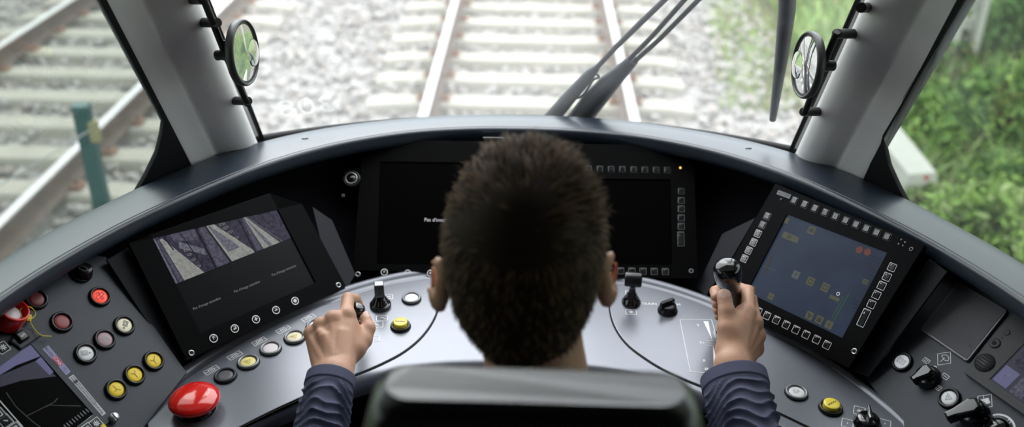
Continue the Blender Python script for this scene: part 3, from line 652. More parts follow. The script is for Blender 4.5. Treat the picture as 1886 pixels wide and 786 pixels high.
for p, d in (((382, 558), 0), ((456, 527), 0), ((524, 497), 0)):
    f0 = PLS.at(p, -.0026); v0 = np.array(PLS.l((p[0]-40, p[1]+16.5))); v1 = np.array(PLS.l((p[0]+40, p[1]-16.5))); f0 = PLS.at(p, -.0026, math.atan2(*(v1-v0)[::-1]))
    b = MB(); b.text(f0, "Pas d'image attendue", .0058, 'screen_text'); obj('screen_caption', b, sc)
for p, k in zip(((393, 623), (432, 605), (471, 588), (508, 571), (543, 554)), ('F', 'enter', 'plus', 'minus', 'sun')): bez_button(PLS, p, k, mon, .0)
for p in ((352, 650), (623, 525)): screw_part(PLS, p, mon, .0052)
# --- centre monitors
def centre_monitor(x0, x1, scr_px, label):
    m_ = thing('monitor', label, 'monitor', PCM.w(0, 0)+np.array([(x0+x1)/2, 0, 0]), 'display units in the instrument recess'); fr = FR(PCM, -TH)
    o = [(x0, .003), (x1, .003), (x1, .258), (x0, .258)]; s_ = [np.array(PCM.l(p)) for p in scr_px]
    b = MB(); ringframe(b, [np.array(p) for p in o], s_, -.002, TH, 'monitor_black', fr, .003); obj('monitor_housing', b, m_)
    b = MB(); b.prism([tuple(p) for p in s_], TH-.008, TH-.0028, 'screen_dark', fr, 0); return m_, obj('screen', b, m_)
mc, scn = centre_monitor(-.305, -.004, ((694, 486), (955, 489), (951, 300), (700, 297)), 'black monitor directly left of the driver\'s head with a single line of white text')
b = MB(); b.text(PCM.at((781, 404), -.0024, ang=.0), "Pas d'image attendue", .0095, 'screen_text_bright', align='LEFT'); obj('screen_caption', b, scn)
for p, k in zip(((708, 501), (751, 503), (793, 503), (836, 504), (878, 505)), ('F', 'enter', 'plus', 'minus', 'sun')): bez_button(PCM, p, k, mc, .0, .0058)
screw_part(PCM, (659, 505), mc, .0052); screw_part(PCM, (632, 360), mc, .003, mm='grey_print')
b = MB(); b.box((*PCM.l((915, 254)), .001), (.052, .0012, .002), 'metal_silver', FR(PCM)); obj('edge_highlight', b, mc, label='thin highlight line along the upper edge')  # pale bar standing in for the highlight on the upper edge
fr = PCM.at((648, 330), 0); b = MB(); b.lathe([(.017, -.002), (.017, .004), (.0145, .006), (.0125, .006), (.0115, .003), (0, .003)], 'black_plastic', fr, n=36); b.lathe([(.0115, .003), (.0115, .0072), (.0095, .0078), (.009, .006), (0, .006)], 'metal_silver', fr, n=30)
b.lathe([(.0085, .0062), (.0085, .009), (.0, .0095)], 'black_gloss', fr, n=24); obj('key_lock', b, mc, label='round lock with a shiny metal ring')
mr, scn2 = centre_monitor(.004, .318, ((975, 488), (1238, 487), (1235, 330), (972, 327)), 'black dark-screened monitor directly right of the driver\'s head with columns of square keys')
for i in range(13): key(PCM, (1229-20.7*i, 313-.35*i), mr, 0, .0105, .0105, 'print_shaded', 'wrench' if i == 5 else None)  # top row: shade under the hood put into the print colour
for i, v in enumerate((352, 369, 384.5, 401, 416.5)): key(PCM, (1254.5, v), mr, 0, .0105, .0105, 'dim_print' if i < 1 else 'grey_print')
key(PCM, (1254, 440), mr, 0, .0105, .026, 'grey_print')
for i in range(9): key(PCM, (1225.5-20.6*i, 500-.35*i), mr, 0, .0105, .0105, 'grey_print' if i < 5 else 'dim_print')
screw_part(PCM, (1273, 499), mr, .0045, mm='grey_print')
b = MB(); b.lathe([(.0022, 0), (.0022, .0012), (0, .002)], 'led_amber', PCM.at((1253, 309), 0), n=12); obj('status_light', b, mr, label='tiny amber light, lit')
# --- right monitor (blue-grey diagram)
mrn = thing('monitor', 'black monitor right of the lever showing a dim blue-grey diagram screen framed by square keys', 'monitor', hz((1440, 615), .785), 'display units in the instrument recess'); FRR = FR(PRM, -TH)
o = [np.array(PRM.l(p)) for p in ((1308, 549), (1563, 677), (1702, 452), (1428, 338))]; s_ = [np.array(PRM.l(p)) for p in ((1375, 537), (1551, 622), (1634, 465), (1449, 394))]
b = MB(); ringframe(b, o, s_, -.002, TH, 'monitor_black', FRR, .004); obj('monitor_housing', b, mrn)
b = MB(); b.prism([tuple(p) for p in s_], TH-.008, TH-.0035, 'screen_blue', FRR, 0); sc2 = obj('screen', b, mrn)
aR = math.atan2(*(s_[1]-s_[0])[::-1])
for i, p in enumerate(((1397, 572.5), (1412.7, 581), (1430, 589), (1448, 598), (1466, 607), (1484.7, 616), (1504, 625), (1523, 635))): key(PRM, p, mrn, 0, .0108, .0108, 'print_bright', ang=aR)
for i, p in enumerate(((1643, 492), (1633.5, 509.5), (1624, 526), (1614.5, 543), (1605, 560))): key(PRM, p, mrn, 0, .0108, .0108, 'print_bright', ang=aR)
key(PRM, (1591, 585), mrn, 0, .0108, .027, 'print_bright', ang=aR)
for i, p in enumerate(((1413, 398), (1404.5, 414), (1396, 430), (1388, 446), (1379, 461), (1371, 476))): key(PRM, p, mrn, 0, .0108, .0108, 'grey_print' if i < 2 else 'print_bright', ang=aR)
for i in range(10): key(PRM, (1463+(1634-1463)*i/9, 369+(435.5-369)*i/9), mrn, 0, .0108, .0108, 'print_shaded', ('wrench' if i == 4 else 'box' if i == 3 else None), ang=aR)  # top keys have darkened print for the hood's shadow
b = MB(); f0 = PRM.at((1444, 358), 0, ang=aR); b.prism(rrect(.028, .0075, .0008), 0, .0008, 'grey_print', f0, .0002); b.text(f0, 'ALSTOM', .0062, 'black_gap', .0011); obj('maker_plate', b, mrn, label='small grey plate reading ALSTOM')
screw_part(PRM, (1574, 647), mrn, .0052); screw_part(PRM, (1439, 367), mrn, .002, mm='grey_print', hole=False); screw_part(PRM, (1679, 459), mrn, .0035, mm='grey_print')
for p in ((1660, 441), (1655, 449), (1667, 446), (1663, 452)): b = MB(); b.lathe([(.0016, 0), (.0014, .0006), (0, .0006)], 'grey_print', PRM.at(p, 0), n=10); obj('indicator_dot', b, mrn)
FB = FR(PRM, -.0033)
def ui(px, w_, h_, mm, gl=None, gm='ui_dark', nm='screen_icon'):
    f0 = PRM.at(px, -.0033, ang=aR); b = MB(); b.prism(rrect(w_, h_, .0008, n=2), 0, .00015, mm, f0, 0)
    if gl: glyph(b, f0, gl, min(w_, h_)*.5, gm, .0003, .0009)
    obj(nm, b, sc2)
ui((1493, 423), .014, .013, 'ui_yellow', 'lines'); ui((1452, 435), .028, .011, 'ui_yellow', 'line1'); ui((1466, 441), .006, .010, 'ui_yellow'); ui((1447, 405), .008, .010, 'ui_yellow'); ui((1464, 505), .013, .013, 'ui_pale', 'Y')
ui((1491, 517), .014, .014, 'ui_yellow', 'sq'); ui((1518, 528), .014, .014, 'ui_yellow', 'box'); ui((1535, 548), .018, .006, 'ui_yellow'); ui((1592, 518), .009, .008, 'ui_yellow', 'sq'); ui((1489, 580), .013, .013, 'ui_yellow', 'tri'); ui((1507, 588), .013, .013, 'ui_yellow', 'star'); ui((1525, 597), .013, .013, 'ui_yellow', 'bolt')
ui((1383, 530), .012, .011, 'ui_yellow'); ui((1418, 545), .011, .011, 'ui_yellow', 'wrench')
for p in ((1581, 459), (1596, 463)): b = MB(); b.poly(FB, circ(PRM.l(p), .006, 16), 'ui_red', .0002); obj('screen_icon', b, sc2)
b = MB(); b.ribbon(FB, P2(PRM, ((1420, 470), (1405, 505))), .004, 'ui_brown', .0002); b.ribbon(FB, P2(PRM, ((1404, 488), (1428, 498))), .0012, 'ui_green', .0003); b.ribbon(FB, P2(PRM, ((1562, 540), (1533, 590))), .0016, 'ui_green', .0002); b.ribbon(FB, P2(PRM, ((1553, 545), (1530, 585))), .0012, 'ui_green', .0002)
b.ribbon(FB, circ(PRM.l((1542, 540)), .0025, 14), .001, 'screen_text_bright', .0003, True)
for i in range(7): b.ribbon(FB, P2(PRM, ((1566+i*2, 548+i*8), (1580+i*2, 555+i*8))), .0010, 'ui_dark', .0002); b.ribbon(FB, P2(PRM, ((1598, 468+i*7), (1622-i*3, 478+i*6))), .0009, 'ui_dark', .0002)
obj('screen_diagram', b, sc2)
mat('wedge_grey', (.010, .011, .017), .5, 0, .25)
# wedge panels between the monitors
def wedge(px, pl_, th=.004):
    o_ = [pl_.l(p) for p in px]; b = MB(); b.prism(o_, -.004, th, 'wedge_grey', FR(pl_), .001); return b
obj('well_side_panel', wedge(((604, 500), (640, 530), (655, 505), (612, 405), (575, 380)), Pl(PLM.o-PLM.z*.012, PLM.z, PLM.x), 0.0), dash)
obj('well_side_panel', wedge(((1300, 545), (1282, 530), (1330, 430), (1392, 400), (1345, 480)), Pl(PRM.o-PRM.z*.012, PRM.z, PRM.x), 0.0), dash)
obj('well_side_panel', wedge(((1572, 685), (1600, 694), (1745, 500), (1712, 475)), Pl(PRM.o-PRM.z*.030, PRM.z, PRM.x), 0.0), dash)
obj('well_side_panel', wedge(((336, 668), (320, 668), (196, 478), (236, 455)), Pl(PLM.o-PLM.z*.018, PLM.z, PLM.x), 0.0), dash)
# ================================================================ push buttons
mat('lens_red', (.75, .05, .03), .35, emit=(1, .10, .05), es=.55); mat('lens_darkred', (.20, .03, .035), .35); mat('lens_dullred', (.30, .05, .055), .35)
mat('lens_pink', (.50, .33, .36), .4); mat('lens_cream', (.85, .80, .62), .4, emit=(1, .9, .6), es=.12); mat('lens_white', (.86, .87, .88), .4); mat('lens_white_glow', (.86, .87, .88), .4, emit=(.9, .92, 1), es=.28); mat('lens_yellow', (.80, .58, .02), .4, emit=(1, .7, .05), es=.06)
mat('lens_yellow_pale', (.85, .74, .28), .4); mat('lens_cream_pale', (.85, .78, .55), .4); mat('lens_grey', (.10, .10, .11), .4); mat('lens_pinkwhite', (.74, .68, .70), .4); mat('yellow_plastic', (.85, .68, .05), .35, coat=.3)
mat('ring_grey', (.23, .235, .25), .32, .5); mat('icon_dark', (.12, .10, .10), .6); mat('icon_yellowdark', (.35, .22, .01), .6); mat('icon_red', (.55, .03, .02), .6); mat('icon_grey', (.42, .42, .44), .6)
mat('icon_warm', (.62, .48, .12), .6); mat('red_gloss', (.78, .018, .014), .12, 0, .6, coat=.7)
def push(pl, px, parent, r, lens, icon=None, imat='icon_dark', ring='black_plastic', label=None, gap=True, raised=0.0, lab2=None, ang=0.0, c=0.0):
    fr = pl.at(px, c, ang=ang); b = MB()
    if gap: b.lathe([(r*1.06, 0), (r*1.04, .0018), (0, .0018)], 'black_gap', fr, n=36)
    b.lathe([(r, .0), (r, .0042), (r*.94, .0056), (r*.80, .0056), (r*.74, .0036), (r*.72, .002), (0, .002)], ring, fr, n=40)
    o_ = obj('push_button', b, parent, label=label); b = MB(); h = .0034+raised
    b.lathe([(r*.70, .002), (r*.70, h-.0006), (r*.66, h), (r*.4, h+.0003), (0, h+.0004)], lens, fr, n=36)
    if icon: glyph(b, fr, icon, r*.60, imat, h+.0008, r*.055)
    obj('button_lens', b, o_, label=lab2); return o_
# ================================================================ left switch panel
def px_outline(pl, pts): return [pl.l(p) for p in pts]
lp = thing('switch_panel', 'sloping grey switch panel at the left with red, white and yellow round push buttons', 'switch panel', hz((300, 700), .78))
o_ = px_outline(PBL, ((345, 686), (195, 472), (120, 462), (40, 500), (-110, 560), (-160, 700), (60, 900), (240, 820)))
b = MB(); b.prism(o_, -.008, 0, 'panel_grey', FR(PBL), .0015); obj('panel_plate', b, lp)
aB = math.radians(8)
def pang(pl, p, q_): v = np.array(pl.l(q_))-np.array(pl.l(p)); return math.atan2(v[1], v[0])
aB = pang(PBL, (213, 718), (282, 665))
BR = .0158
push(PBL, (183, 547), lp, BR, 'lens_red', 'pixel', 'icon_red', label='round push button glowing bright red', ang=aB)
push(PBL, (66, 552), lp, BR, 'lens_darkred', label='dark red round push button in the shade of the hood', ang=aB)
push(PBL, (113, 594), lp, BR, 'lens_dullred', label='dull red round push button', ang=aB)
push(PBL, (228, 600), lp, BR, 'lens_cream', 'pan', 'icon_dark', label='cream-white round push button', ang=aB+.6)
push(PBL, (192, 626), lp, BR, 'lens_pink', 'star', 'icon_grey', label='pale pink round push button', ang=aB)
push(PBL, (157, 652), lp, BR, 'lens_white', 'pan', 'icon_grey', label='white-grey round push button', ang=aB+2.6)
push(PBL, (282, 665), lp, BR, 'lens_yellow', 'Ys', 'icon_yellowdark', label='right-hand yellow round push button', ang=aB)
push(PBL, (247, 691), lp, BR, 'lens_yellow', 'Y', 'icon_yellowdark', label='middle yellow round push button', ang=aB)
push(PBL, (213, 718), lp, BR, 'lens_yellow', 'Ys', 'icon_yellowdark', label='left-hand yellow round push button', ang=aB+.9)
fr = PBL.at((149, 503), 0); b = MB(); b.lathe([(.0165, 0), (.0165, .004), (.014, .005), (.012, .003), (0, .003)], 'black_plastic', fr, n=36); o2 = obj('selector_switch', b, lp, label='black switch with a tilted round face under the hood')
f2 = fr_axis(fr[0]+PBL.z*.012, unit(PBL.z+.55*PBL.y-.2*PBL.x), PBL.x); b = MB(); b.lathe([(.011, -.014), (.0125, .0), (.012, .002), (0, .0025)], 'black_plastic', f2, n=30); b.ribbon(f2, rrect(.007, .012, .002, n=2), .001, 'grey_print', .003, True); obj('switch_cap', b, o2)
# red guarded key switch with its seal
fr = PBL.at((12, 592), 0); fz = fr_axis(fr[0], unit(PBL.z+.25*PBL.x+.15*PBL.y), PBL.x); b = MB(); b.lathe([(.021, 0), (.021, .026), (.0205, .028), (.0180, .028), (.0172, .008), (0, .008)], 'red_gloss', fz, n=40)
o2 = obj('guard_cup', b, lp, label='glossy red round guard cup around a switch'); b = MB(); b.lathe([(.014, .008), (.014, .017), (.011, .020), (0, .021)], 'lens_pinkwhite', fz, n=30); obj('switch_cap', b, o2)
mat('seal_yellow', (.75, .62, .03), .5)
sp0 = PBL.w(*PBL.l((50, 590)), .006); b = MB(); b.prism(rrect(.011, .007, .002), 0, .004, 'seal_yellow', fr_axis(sp0, PBL.z, PBL.x+PBL.y), .001); o3 = obj('wire_seal', b, lp, label='small yellow seal on a thin yellow wire loop')
b = MB(); pts = [sp0+PBL.x*.012*math.cos(a)+PBL.y*(.010*math.sin(a)+.006)+PBL.z*(.004+.008*math.sin(a*.5)) for a in np.linspace(0, 6.4, 26)]; b.tube(pts, .0007, 'seal_yellow', n=6)
pts = [sp0+PBL.z*.003, sp0-PBL.y*.012+PBL.z*.006-PBL.x*.006, sp0-PBL.y*.030-PBL.x*.008+PBL.z*.009, sp0-PBL.y*.040+PBL.x*.004+PBL.z*.007]; b.tube(resample(pts, 6), .0007, 'seal_yellow', n=6); obj('seal_wire', b, o3)
# left lower display unit
du = thing('display_unit', 'dark touch display with lilac and white stickers in the lower left corner', 'display', PBL.w(*PBL.l((100, 700))), None)
DT = .006; PDL = Pl(PBL.o+PBL.z*DT, PBL.z, PBL.x)
oo = [np.array(PDL.l(p)) for p in ((77, 613), (205, 770), (95, 900), (-130, 740), (-60, 672), (-8, 640))]
corner = [np.array(PDL.l(p)) for p in ((57, 633), (172, 763), (60, 850), (-70, 725))]
area_ = [np.array(PDL.l(p)) for p in ((77, 613), (206, 771), (72, 900), (-110, 690))]
b = MB(); ringframe(b, area_, corner, -DT-.002, 0, 'monitor_black2' if 'monitor_black2' in MATS else 'panel_grey', FR(PDL), .002)
obj('display_frame', b, du)
b = MB(); b.prism([tuple(p) for p in corner], -.004, -.0015, 'screen_dark', FR(PDL), 0); sd_ = obj('screen', b, du)
FD = FR(PDL, -.0013); qd = quad(corner[3], corner[2], corner[1], corner[0])
b = MB(); g = lambda s, t: tuple(qd(s, t))
b.poly(FD, P2(PDL, ((57, 634), (75, 655), (30, 672), (0, 690), (0, 671))), 'lilac_screen', .0001); b.poly(FD, P2(PDL, ((76, 656), (99, 684), (92, 690), (66, 664))), 'lilac_screen', .00012); b.poly(FD, P2(PDL, ((0, 691), (70, 662), (104, 692), (40, 700), (0, 712))), 'lilac_mid', .0001)  # lilac patches: a reflection painted on the screen as glow
b.ribbon(FD, P2(PDL, ((0, 737), (43, 786))), .0011, 'print_bright', .0002); b.ribbon(FD, P2(PDL, ((172, 763), (143, 786))), .0011, 'print_bright', .0002)
for k in range(9): b.ribbon(FD, P2(PDL, ((158-k*5, 752+k*3.7), (164-k*5, 758+k*3.7))), .0012, 'grey_print', .0002)
b.ribbon(FD, P2(PDL, ((12, 722), (30, 748), (60, 775), (75, 786))), .0006, 'dim_print', .0002); b.ribbon(FD, P2(PDL, ((85, 748), (100, 740), (107, 732))), .0006, 'dim_print', .0002); b.ribbon(FD, P2(PDL, ((50, 765), (90, 745), (150, 747))), .0005, 'dim_print', .0002)
obj('screen_content', b, sd_)
mat('sticker_lilac', (.30, .29, .50), .5); mat('sticker_white', (.60, .60, .62), .5); mat('logo_red', (.55, .02, .09), .5); mat('sticker_ink', (.06, .06, .10), .6); mat('sticker_black', (.01, .01, .01), .6); mat('ink_white', (.85, .85, .87), .5)
a_ = pang(PDL, (83, 639), (126, 688))
def frc(pl, p0, p1, c): mpx = ((p0[0]+p1[0])/2, (p0[1]+p1[1])/2); return pl.at(mpx, c, ang=pang(pl, p0, p1)), np.linalg.norm(np.array(pl.l(p1))-np.array(pl.l(p0)))
b = MB(); b.poly(FR(PDL), P2(PDL, ((88.7, 635.5), (78, 642.6), (121.9, 691), (130, 684))), 'sticker_lilac', .0004)
f1, L1 = frc(PDL, (83.3, 639), (126, 687.5), .0006); hh_ = np.linalg.norm(np.array(PDL.l((88.7, 635.5)))-np.array(PDL.l((78, 642.6))))
fr_ = (f1[0], -f1[1], -f1[2], f1[3])
b.text((fr_[0]+fr_[1]*L1*.34, *fr_[1:]), '031195', hh_*.55, 'sticker_ink', .0002); b.text((fr_[0]-fr_[1]*L1*.36, *fr_[1:]), '1.21', hh_*.6, 'sticker_ink', .0002)
lg = (fr_[0]-fr_[1]*L1*.03, *fr_[1:]); b.poly(lg, [(-.16*L1, -.36*hh_), (.12*L1, -.36*hh_), (.17*L1, 0), (.14*L1, .36*hh_), (-.13*L1, .36*hh_), (-.17*L1, .1*hh_)], 'logo_red', .0003); b.text(lg, 'SNCF', hh_*.62, 'ink_white', .0005)
obj('sticker', b, du, label='lilac sticker with a red logo')
b = MB(); b.poly(FR(PDL), P2(PDL, ((135, 689.5), (126, 695), (188, 766), (195, 761))), 'sticker_white', .0004)
f1, L1 = frc(PDL, (130.5, 692.3), (191.5, 763.5), .0006); hh_ = np.linalg.norm(np.array(PDL.l((135, 689.5)))-np.array(PDL.l((126, 695)))); fr_ = (f1[0], -f1[1], -f1[2], f1[3])
for k in range(20):
    if k == 3: continue
    for s in (-.22, .18): b.box((L1*(.46-.035*k), s*hh_, .0003), (L1*.018, hh_*.22, .0001), 'sticker_ink', fr_)
b.box((L1*.355, 0, .0004), (L1*.045, hh_*.75, .0002), 'sticker_black', fr_); b.text((fr_[0]-fr_[1]*L1*.33, *fr_[1:]), 'TUNNEL', hh_*.62, 'sticker_black', .0003); b.text((fr_[0]-fr_[1]*L1*.45, *fr_[1:]), '7B', hh_*.45, 'sticker_ink', .0003)
obj('sticker', b, du, label='long narrow white sticker with rows of small print')
for p, k_ in (((5, 640), 'star'), ((-2, 763), 'sq'), ((10, 775), 'wrench'), ((28, 790), 'sq'), ((177, 780), 'star'), ((161, 790), 'sq')): key(PDL, p, du, 0, .0135, .0135, 'print_bright', k_, ang=a_)
b = MB(); b.prism(rrect(.010, .006, .001), 0, .0012, 'seal_yellow', PDL.at((191, 786), 0, a_), .0004); obj('yellow_mark', b, du)
fr = PDL.at((38, 622), 0, a_); b = MB(); b.prism([PDL.l(p) for p in ((18, 630), (33, 603), (75, 610), (76, 619), (37, 645))], -.001, .004, 'panel_grey', FR(PDL), .002); o4 = obj('key_block', b, du); b = MB(); b.prism(rrect(.016, .016, .002), .004, .009, 'black_gloss', fr, .003, smooth=True); b.text(fr, 'S', .009, 'print_bright', .0093); obj('key_cap', b, o4)
fr = PDL.at((210, 769), 0); b = MB(); b.lathe([(.0070, -.006), (.0070, .003), (.0062, .0042), (0, .0044)], 'metal_silver', fr, n=28); b.box((0, 0, .0045), (.0015, .012, .0006), 'black_gap', fr); obj('slotted_screw', b, du, label='silver slotted screw')
# ================================================================ right switch panel
rpn = thing('switch_panel', 'sloping grey switch panel at the right with black rotary switches and a square blanking plate', 'switch panel', hz((1640, 730), .78))
o_ = px_outline(PBR, ((1592, 692), (1702, 512), (1745, 495), (1800, 498), (1890, 545), (2010, 640), (2050, 760), (1900, 880), (1680, 820)))
b = MB(); b.prism(o_, -.008, 0, 'panel_grey', FR(PBR), .0015); obj('panel_plate', b, rpn)
mat('plate_grey', (.085, .082, .092), .45, 0, .45, bump=.8, bscale=900); mat('edge_grey', (.16, .16, .17), .35, .2)
o_ = [np.array(PBR.l(p)) for p in ((1767, 521), (1858, 575), (1783, 669), (1696, 609))]
def rounded(o, r, n=5):
    res = []; m_ = len(o)
    for i in range(m_):
        p = np.array(o[i]); a = unit(np.array(o[i-1])-p)*r; c_ = unit(np.array(o[(i+1) % m_])-p)*r
        for k in range(n+1):
            t = k/n; res.append((1-t)**2*(p+a)+2*t*(1-t)*p+t*t*(p+c_))
    return res
b = MB(); b.prism(rounded(o_, .006), 0, .005, 'edge_grey', FR(PBR), .001); o5 = obj('blanking_plate', b, rpn, label='square dark plate with a raised paler rim'); b = MB(); b.prism([tuple(p) for p in inset2d(rounded(o_, .006), .0028)], .004, .0056, 'plate_grey', FR(PBR), .0004); obj('plate_face', b, o5)
aP = pang(PBR, (1696, 609), (1783, 669))
push(PBR, (1662, 667), rpn, BR, 'lens_white_glow', 'lines', 'icon_grey', label='upper white round push button', ang=aP)  # glow added so this lens stays white in the hood's shade
push(PBR, (1749, 734), rpn, BR, 'lens_white', 'tri', 'icon_grey', label='lower white round push button with a triangle sign', ang=aP)
def mark(pl, px, kind, s, parent, mm='print_bright', ang=0, c=0, wd=.0008, nm='printed_sign'):
    b = MB(); glyph(b, pl.at(px, c, ang=ang), kind, s, mm, .0003, wd); return obj(nm, b, parent)
def txt(pl, px, s, size, parent, mm='print_bright', ang=0, c=0, nm='printed_letters'):
    b = MB(); b.text(pl.at(px, c, ang=ang), s, size, mm, .0003); return obj(nm, b, parent)
mark(PBR, (1706, 664), 'lines', .0085, rpn, ang=aP); mark(PBR, (1741, 693), 'line1', .0085, rpn, ang=aP); mark(PBR, (1727, 713), 'lines', .0085, rpn, ang=aP); txt(PBR, (1722, 679), '0', .013, rpn, ang=aP+.75); mark(PBR, (1739, 660), 'wiper', .018, rpn, ang=aP+.0); mark(PBR, (1814, 739), 'horn', .018, rpn, ang=aP)
def rotary(pl, px, tip, parent, r, label, c=0.0, hgt=.016, m_='black_gloss', lenk=1.35, thk=1.0):
    fr = pl.at(px, c); b = MB(); b.lathe([(r*1.15, 0), (r*1.15, .003), (r, .005), (r*.95, .012), (r*.85, .014), (0, .014)], m_, fr, n=36); o_ = obj('rotary_switch', b, parent, label=label)
    d = np.array(pl.l(tip))-np.array(pl.l(px)); a = math.atan2(d[1], d[0]); f2 = pl.at(px, c, ang=a); L = r*lenk; b = MB()
    prof = [(-r*.8, -r*.42), (-r*.3, -r*.62), (L*.6, -r*.34), (L, -r*.30), (L, r*.30), (L*.6, r*.34), (-r*.3, r*.62), (-r*.8, r*.42)]
    prof = [(p[0], p[1]*thk) for p in prof]; b.prism(prof, .010, .010+hgt, m_, f2, .003, smooth=False); obj('switch_grip', b, o_); return o_
rotary(PBR, (1710, 696), (1680, 716), rpn, .0165, 'black rotary switch pointing down left', lenk=1.25, hgt=.014)
rotary(PBR, (1794, 762), (1755, 778), rpn, .0190, 'large glossy black rotary switch with ribbed neck', lenk=1.75, hgt=.018)
fr = PBR.at((1838, 790), 0); b = MB(); b.lathe([(.017, 0), (.017, .004), (.012, .010), (0, .012)], 'black_gloss', fr, n=30); obj('rotary_switch', b, rpn)
b = MB(); b.ribbon(PBR.at((1838, 790), 0), circ((0, 0), .0215, 20, 20, 150), .0028, 'print_bright', .0003); obj('printed_sign', b, rpn)
txt(PBR, (1858, 777), '0', .011, rpn, ang=aP+.4); txt(PBR, (1815, 783), '0', .011, rpn, ang=aP+1.6)
# radio unit at the right edge
RT_ = .010; PRU = Pl(PBR.o+PBR.z*RT_, PBR.z, PBR.x); mat('radio_grey', (.050, .050, .052), .5, 0, .4, bump=.4, bscale=1100)
ru = thing('radio_unit', 'dark grey radio unit with round speaker grille and lilac screen at the right edge', 'radio', PBR.w(*PBR.l((1860, 690))))
o_ = [np.array(PRU.l(p)) for p in ((1775, 685), (1872, 570), (2060, 700), (1960, 815))]; s_ = [np.array(PRU.l(p)) for p in ((1822, 698), (1890, 628), (2030, 725), (1950, 790))]
b = MB(); ringframe(b, o_, s_, -RT_, 0, 'radio_grey', FR(PRU), .003); obj('radio_housing', b, ru)
b = MB(); b.prism([tuple(p) for p in s_], -.006, -.002, 'lilac_mid', FR(PRU), 0); rs = obj('screen', b, ru)
FRU = FR(PRU, -.0019); q3 = quad(s_[0], s_[3], s_[2], s_[1]); g = lambda s, t: tuple(q3(s, t)); b = MB()
for (s0_, t0_, s1_, t1_, mm) in ((.02, .04, .22, .42, 'lilac_screen'), (.27, .04, .44, .42, 'cctv_mid'), (.48, .04, .62, .42, 'cctv_mid'), (.05, .5, .3, .95, 'cctv_dark'), (.35, .5, .6, .9, 'cctv_dark')):
    b.poly(FRU, [g(s0_, t0_), g(s1_, t0_), g(s1_, t1_), g(s0_, t1_)], mm, .0001)
b.ribbon(FRU, [g(.08, .15), g(.12, .30), g(.18, .28)], .0015, 'cctv_grey', .0003); b.ribbon(FRU, circ(g(.35, .2), .003, 12), .0010, 'cctv_grey', .0003, True); b.ribbon(FRU, circ(g(.52, .25), .003, 12), .0010, 'cctv_grey', .0003, True); obj('screen_content', b, rs)
b = MB(); fr = PRU.at((1814, 668), 0, aP); b.lathe([(.0145, -.001), (.0145, .0003), (.0135, .0006), (.013, .0)], 'black_gap', fr, n=36); b.lathe([(.0128, 0), (.0128, .0009), (0, .0009)], 'radio_grey', fr, n=36)
for k in range(-2, 3): b.box((0, k*.0044, .0009), (2*math.sqrt(.0118**2-(k*.0044)**2), .0017, .0006), 'black_gap', fr)
obj('speaker_grille', b, ru)
b = MB(); fr = PRU.at((1832.6, 632), 0); b.lathe([(.0075, 0), (.0075, .001), (.0065, .0016), (.0045, .0016), (.003, .0005), (0, .0005)], 'radio_grey', fr, n=24); b.lathe([(.003, .0006), (0, .0007)], 'black_gap', fr, n=16); b.ribbon(fr, circ((0, 0), .0078, 24), .0006, 'black_gap', .0005, True); obj('socket', b, ru)
b = MB(); b.lathe([(.005, 0), (.0045, .0006), (.003, .0004), (0, .0002)], 'radio_grey', PRU.at((1854, 612), .0006), n=20); obj('screw', b, ru); b = MB(); b.lathe([(.001, 0), (0, .0003)], 'black_gap', PRU.at((1846, 622), .0001), n=8); obj('pin_hole', b, ru)
# ================================================================ desk controls (the inlay plates are 2.8 mm proud)
C0 = .0028
def dpush(px, lens, icon, label, r=.0172, ring='ring_grey', im='icon_warm', raised=0, ang=0): return push(PD, px, desk, r, lens, icon, im, ring, label, True, raised, ang=ang, c=C0)
aD = pang(PD, (458, 670), (543, 624))
dpush((416, 696), 'lens_grey', None, 'blank dark grey round push button, nearest to the red knob', ring='panel_grey')
dpush((458, 671), 'lens_yellow_pale', 'tri', 'yellow round push button in the row of the left plate', ang=aD)
dpush((499, 646), 'lens_pinkwhite', None, 'whitish round push button in the row of the left plate')
dpush((543, 625), 'lens_cream_pale', 'tri', 'pale cream-yellow round push button left of the hand', ang=aD)
dpush((583, 604), 'lens_white', None, 'round push button half hidden behind the left hand')
dpush((758, 553), 'lens_white', None, 'silvery white round push button near the inner end of the left plate', r=.0165)
for p, k in (((390, 684), 'door'), ((433, 657), 'door'), ((478, 631), 'door_x'), ((522, 609), 'door'), ((569, 588), 'door')): mark(PD, p, k, .0125, desk, ang=aD, c=C0, wd=.0009)
b_ = dpush((738, 604), 'yellow_plastic', 'wave', 'raised yellow round push button on the left plate', r=.0165, ring='black_plastic', im='icon_dark', raised=.008)
for p, s_ in (((704, 588), (.019, .013)), ((690, 600), (.028, .016)), ((687, 626), (.022, .014)), ((716, 549), (.014, .012))):
    b = MB(); b.ribbon(PD.at(p, C0, .12), rrect(s_[0], s_[1], .0005, n=1), .0009, 'print_bright', .0003, True); b.ribbon(PD.at(p, C0, .12), [(-s_[0]*.2, 0), (s_[0]*.05, s_[1]*.15), (s_[0]*.25, -s_[1]*.2)], .0011, 'print_bright', .0003); obj('printed_sign', b, desk)
# red mushroom knob
fr = PD.at((362, 755), C0); b = MB(); b.lathe([(.030, 0), (.030, .004), (.020, .006), (.018, .022), (0, .022)], 'black_gloss', fr, n=40); o6 = obj('emergency_knob', b, desk, label='big glossy red mushroom knob'); b = MB()
b.lathe([(.018, .012), (.030, .0125), (.0362, .0155), (.0375, .0185), (.0355, .0225), (.030, .0265), (.021, .0295), (.010, .0312), (0, .0315)], 'red_gloss', fr, n=56); obj('knob_cap', b, o6, label='glossy red domed cap')
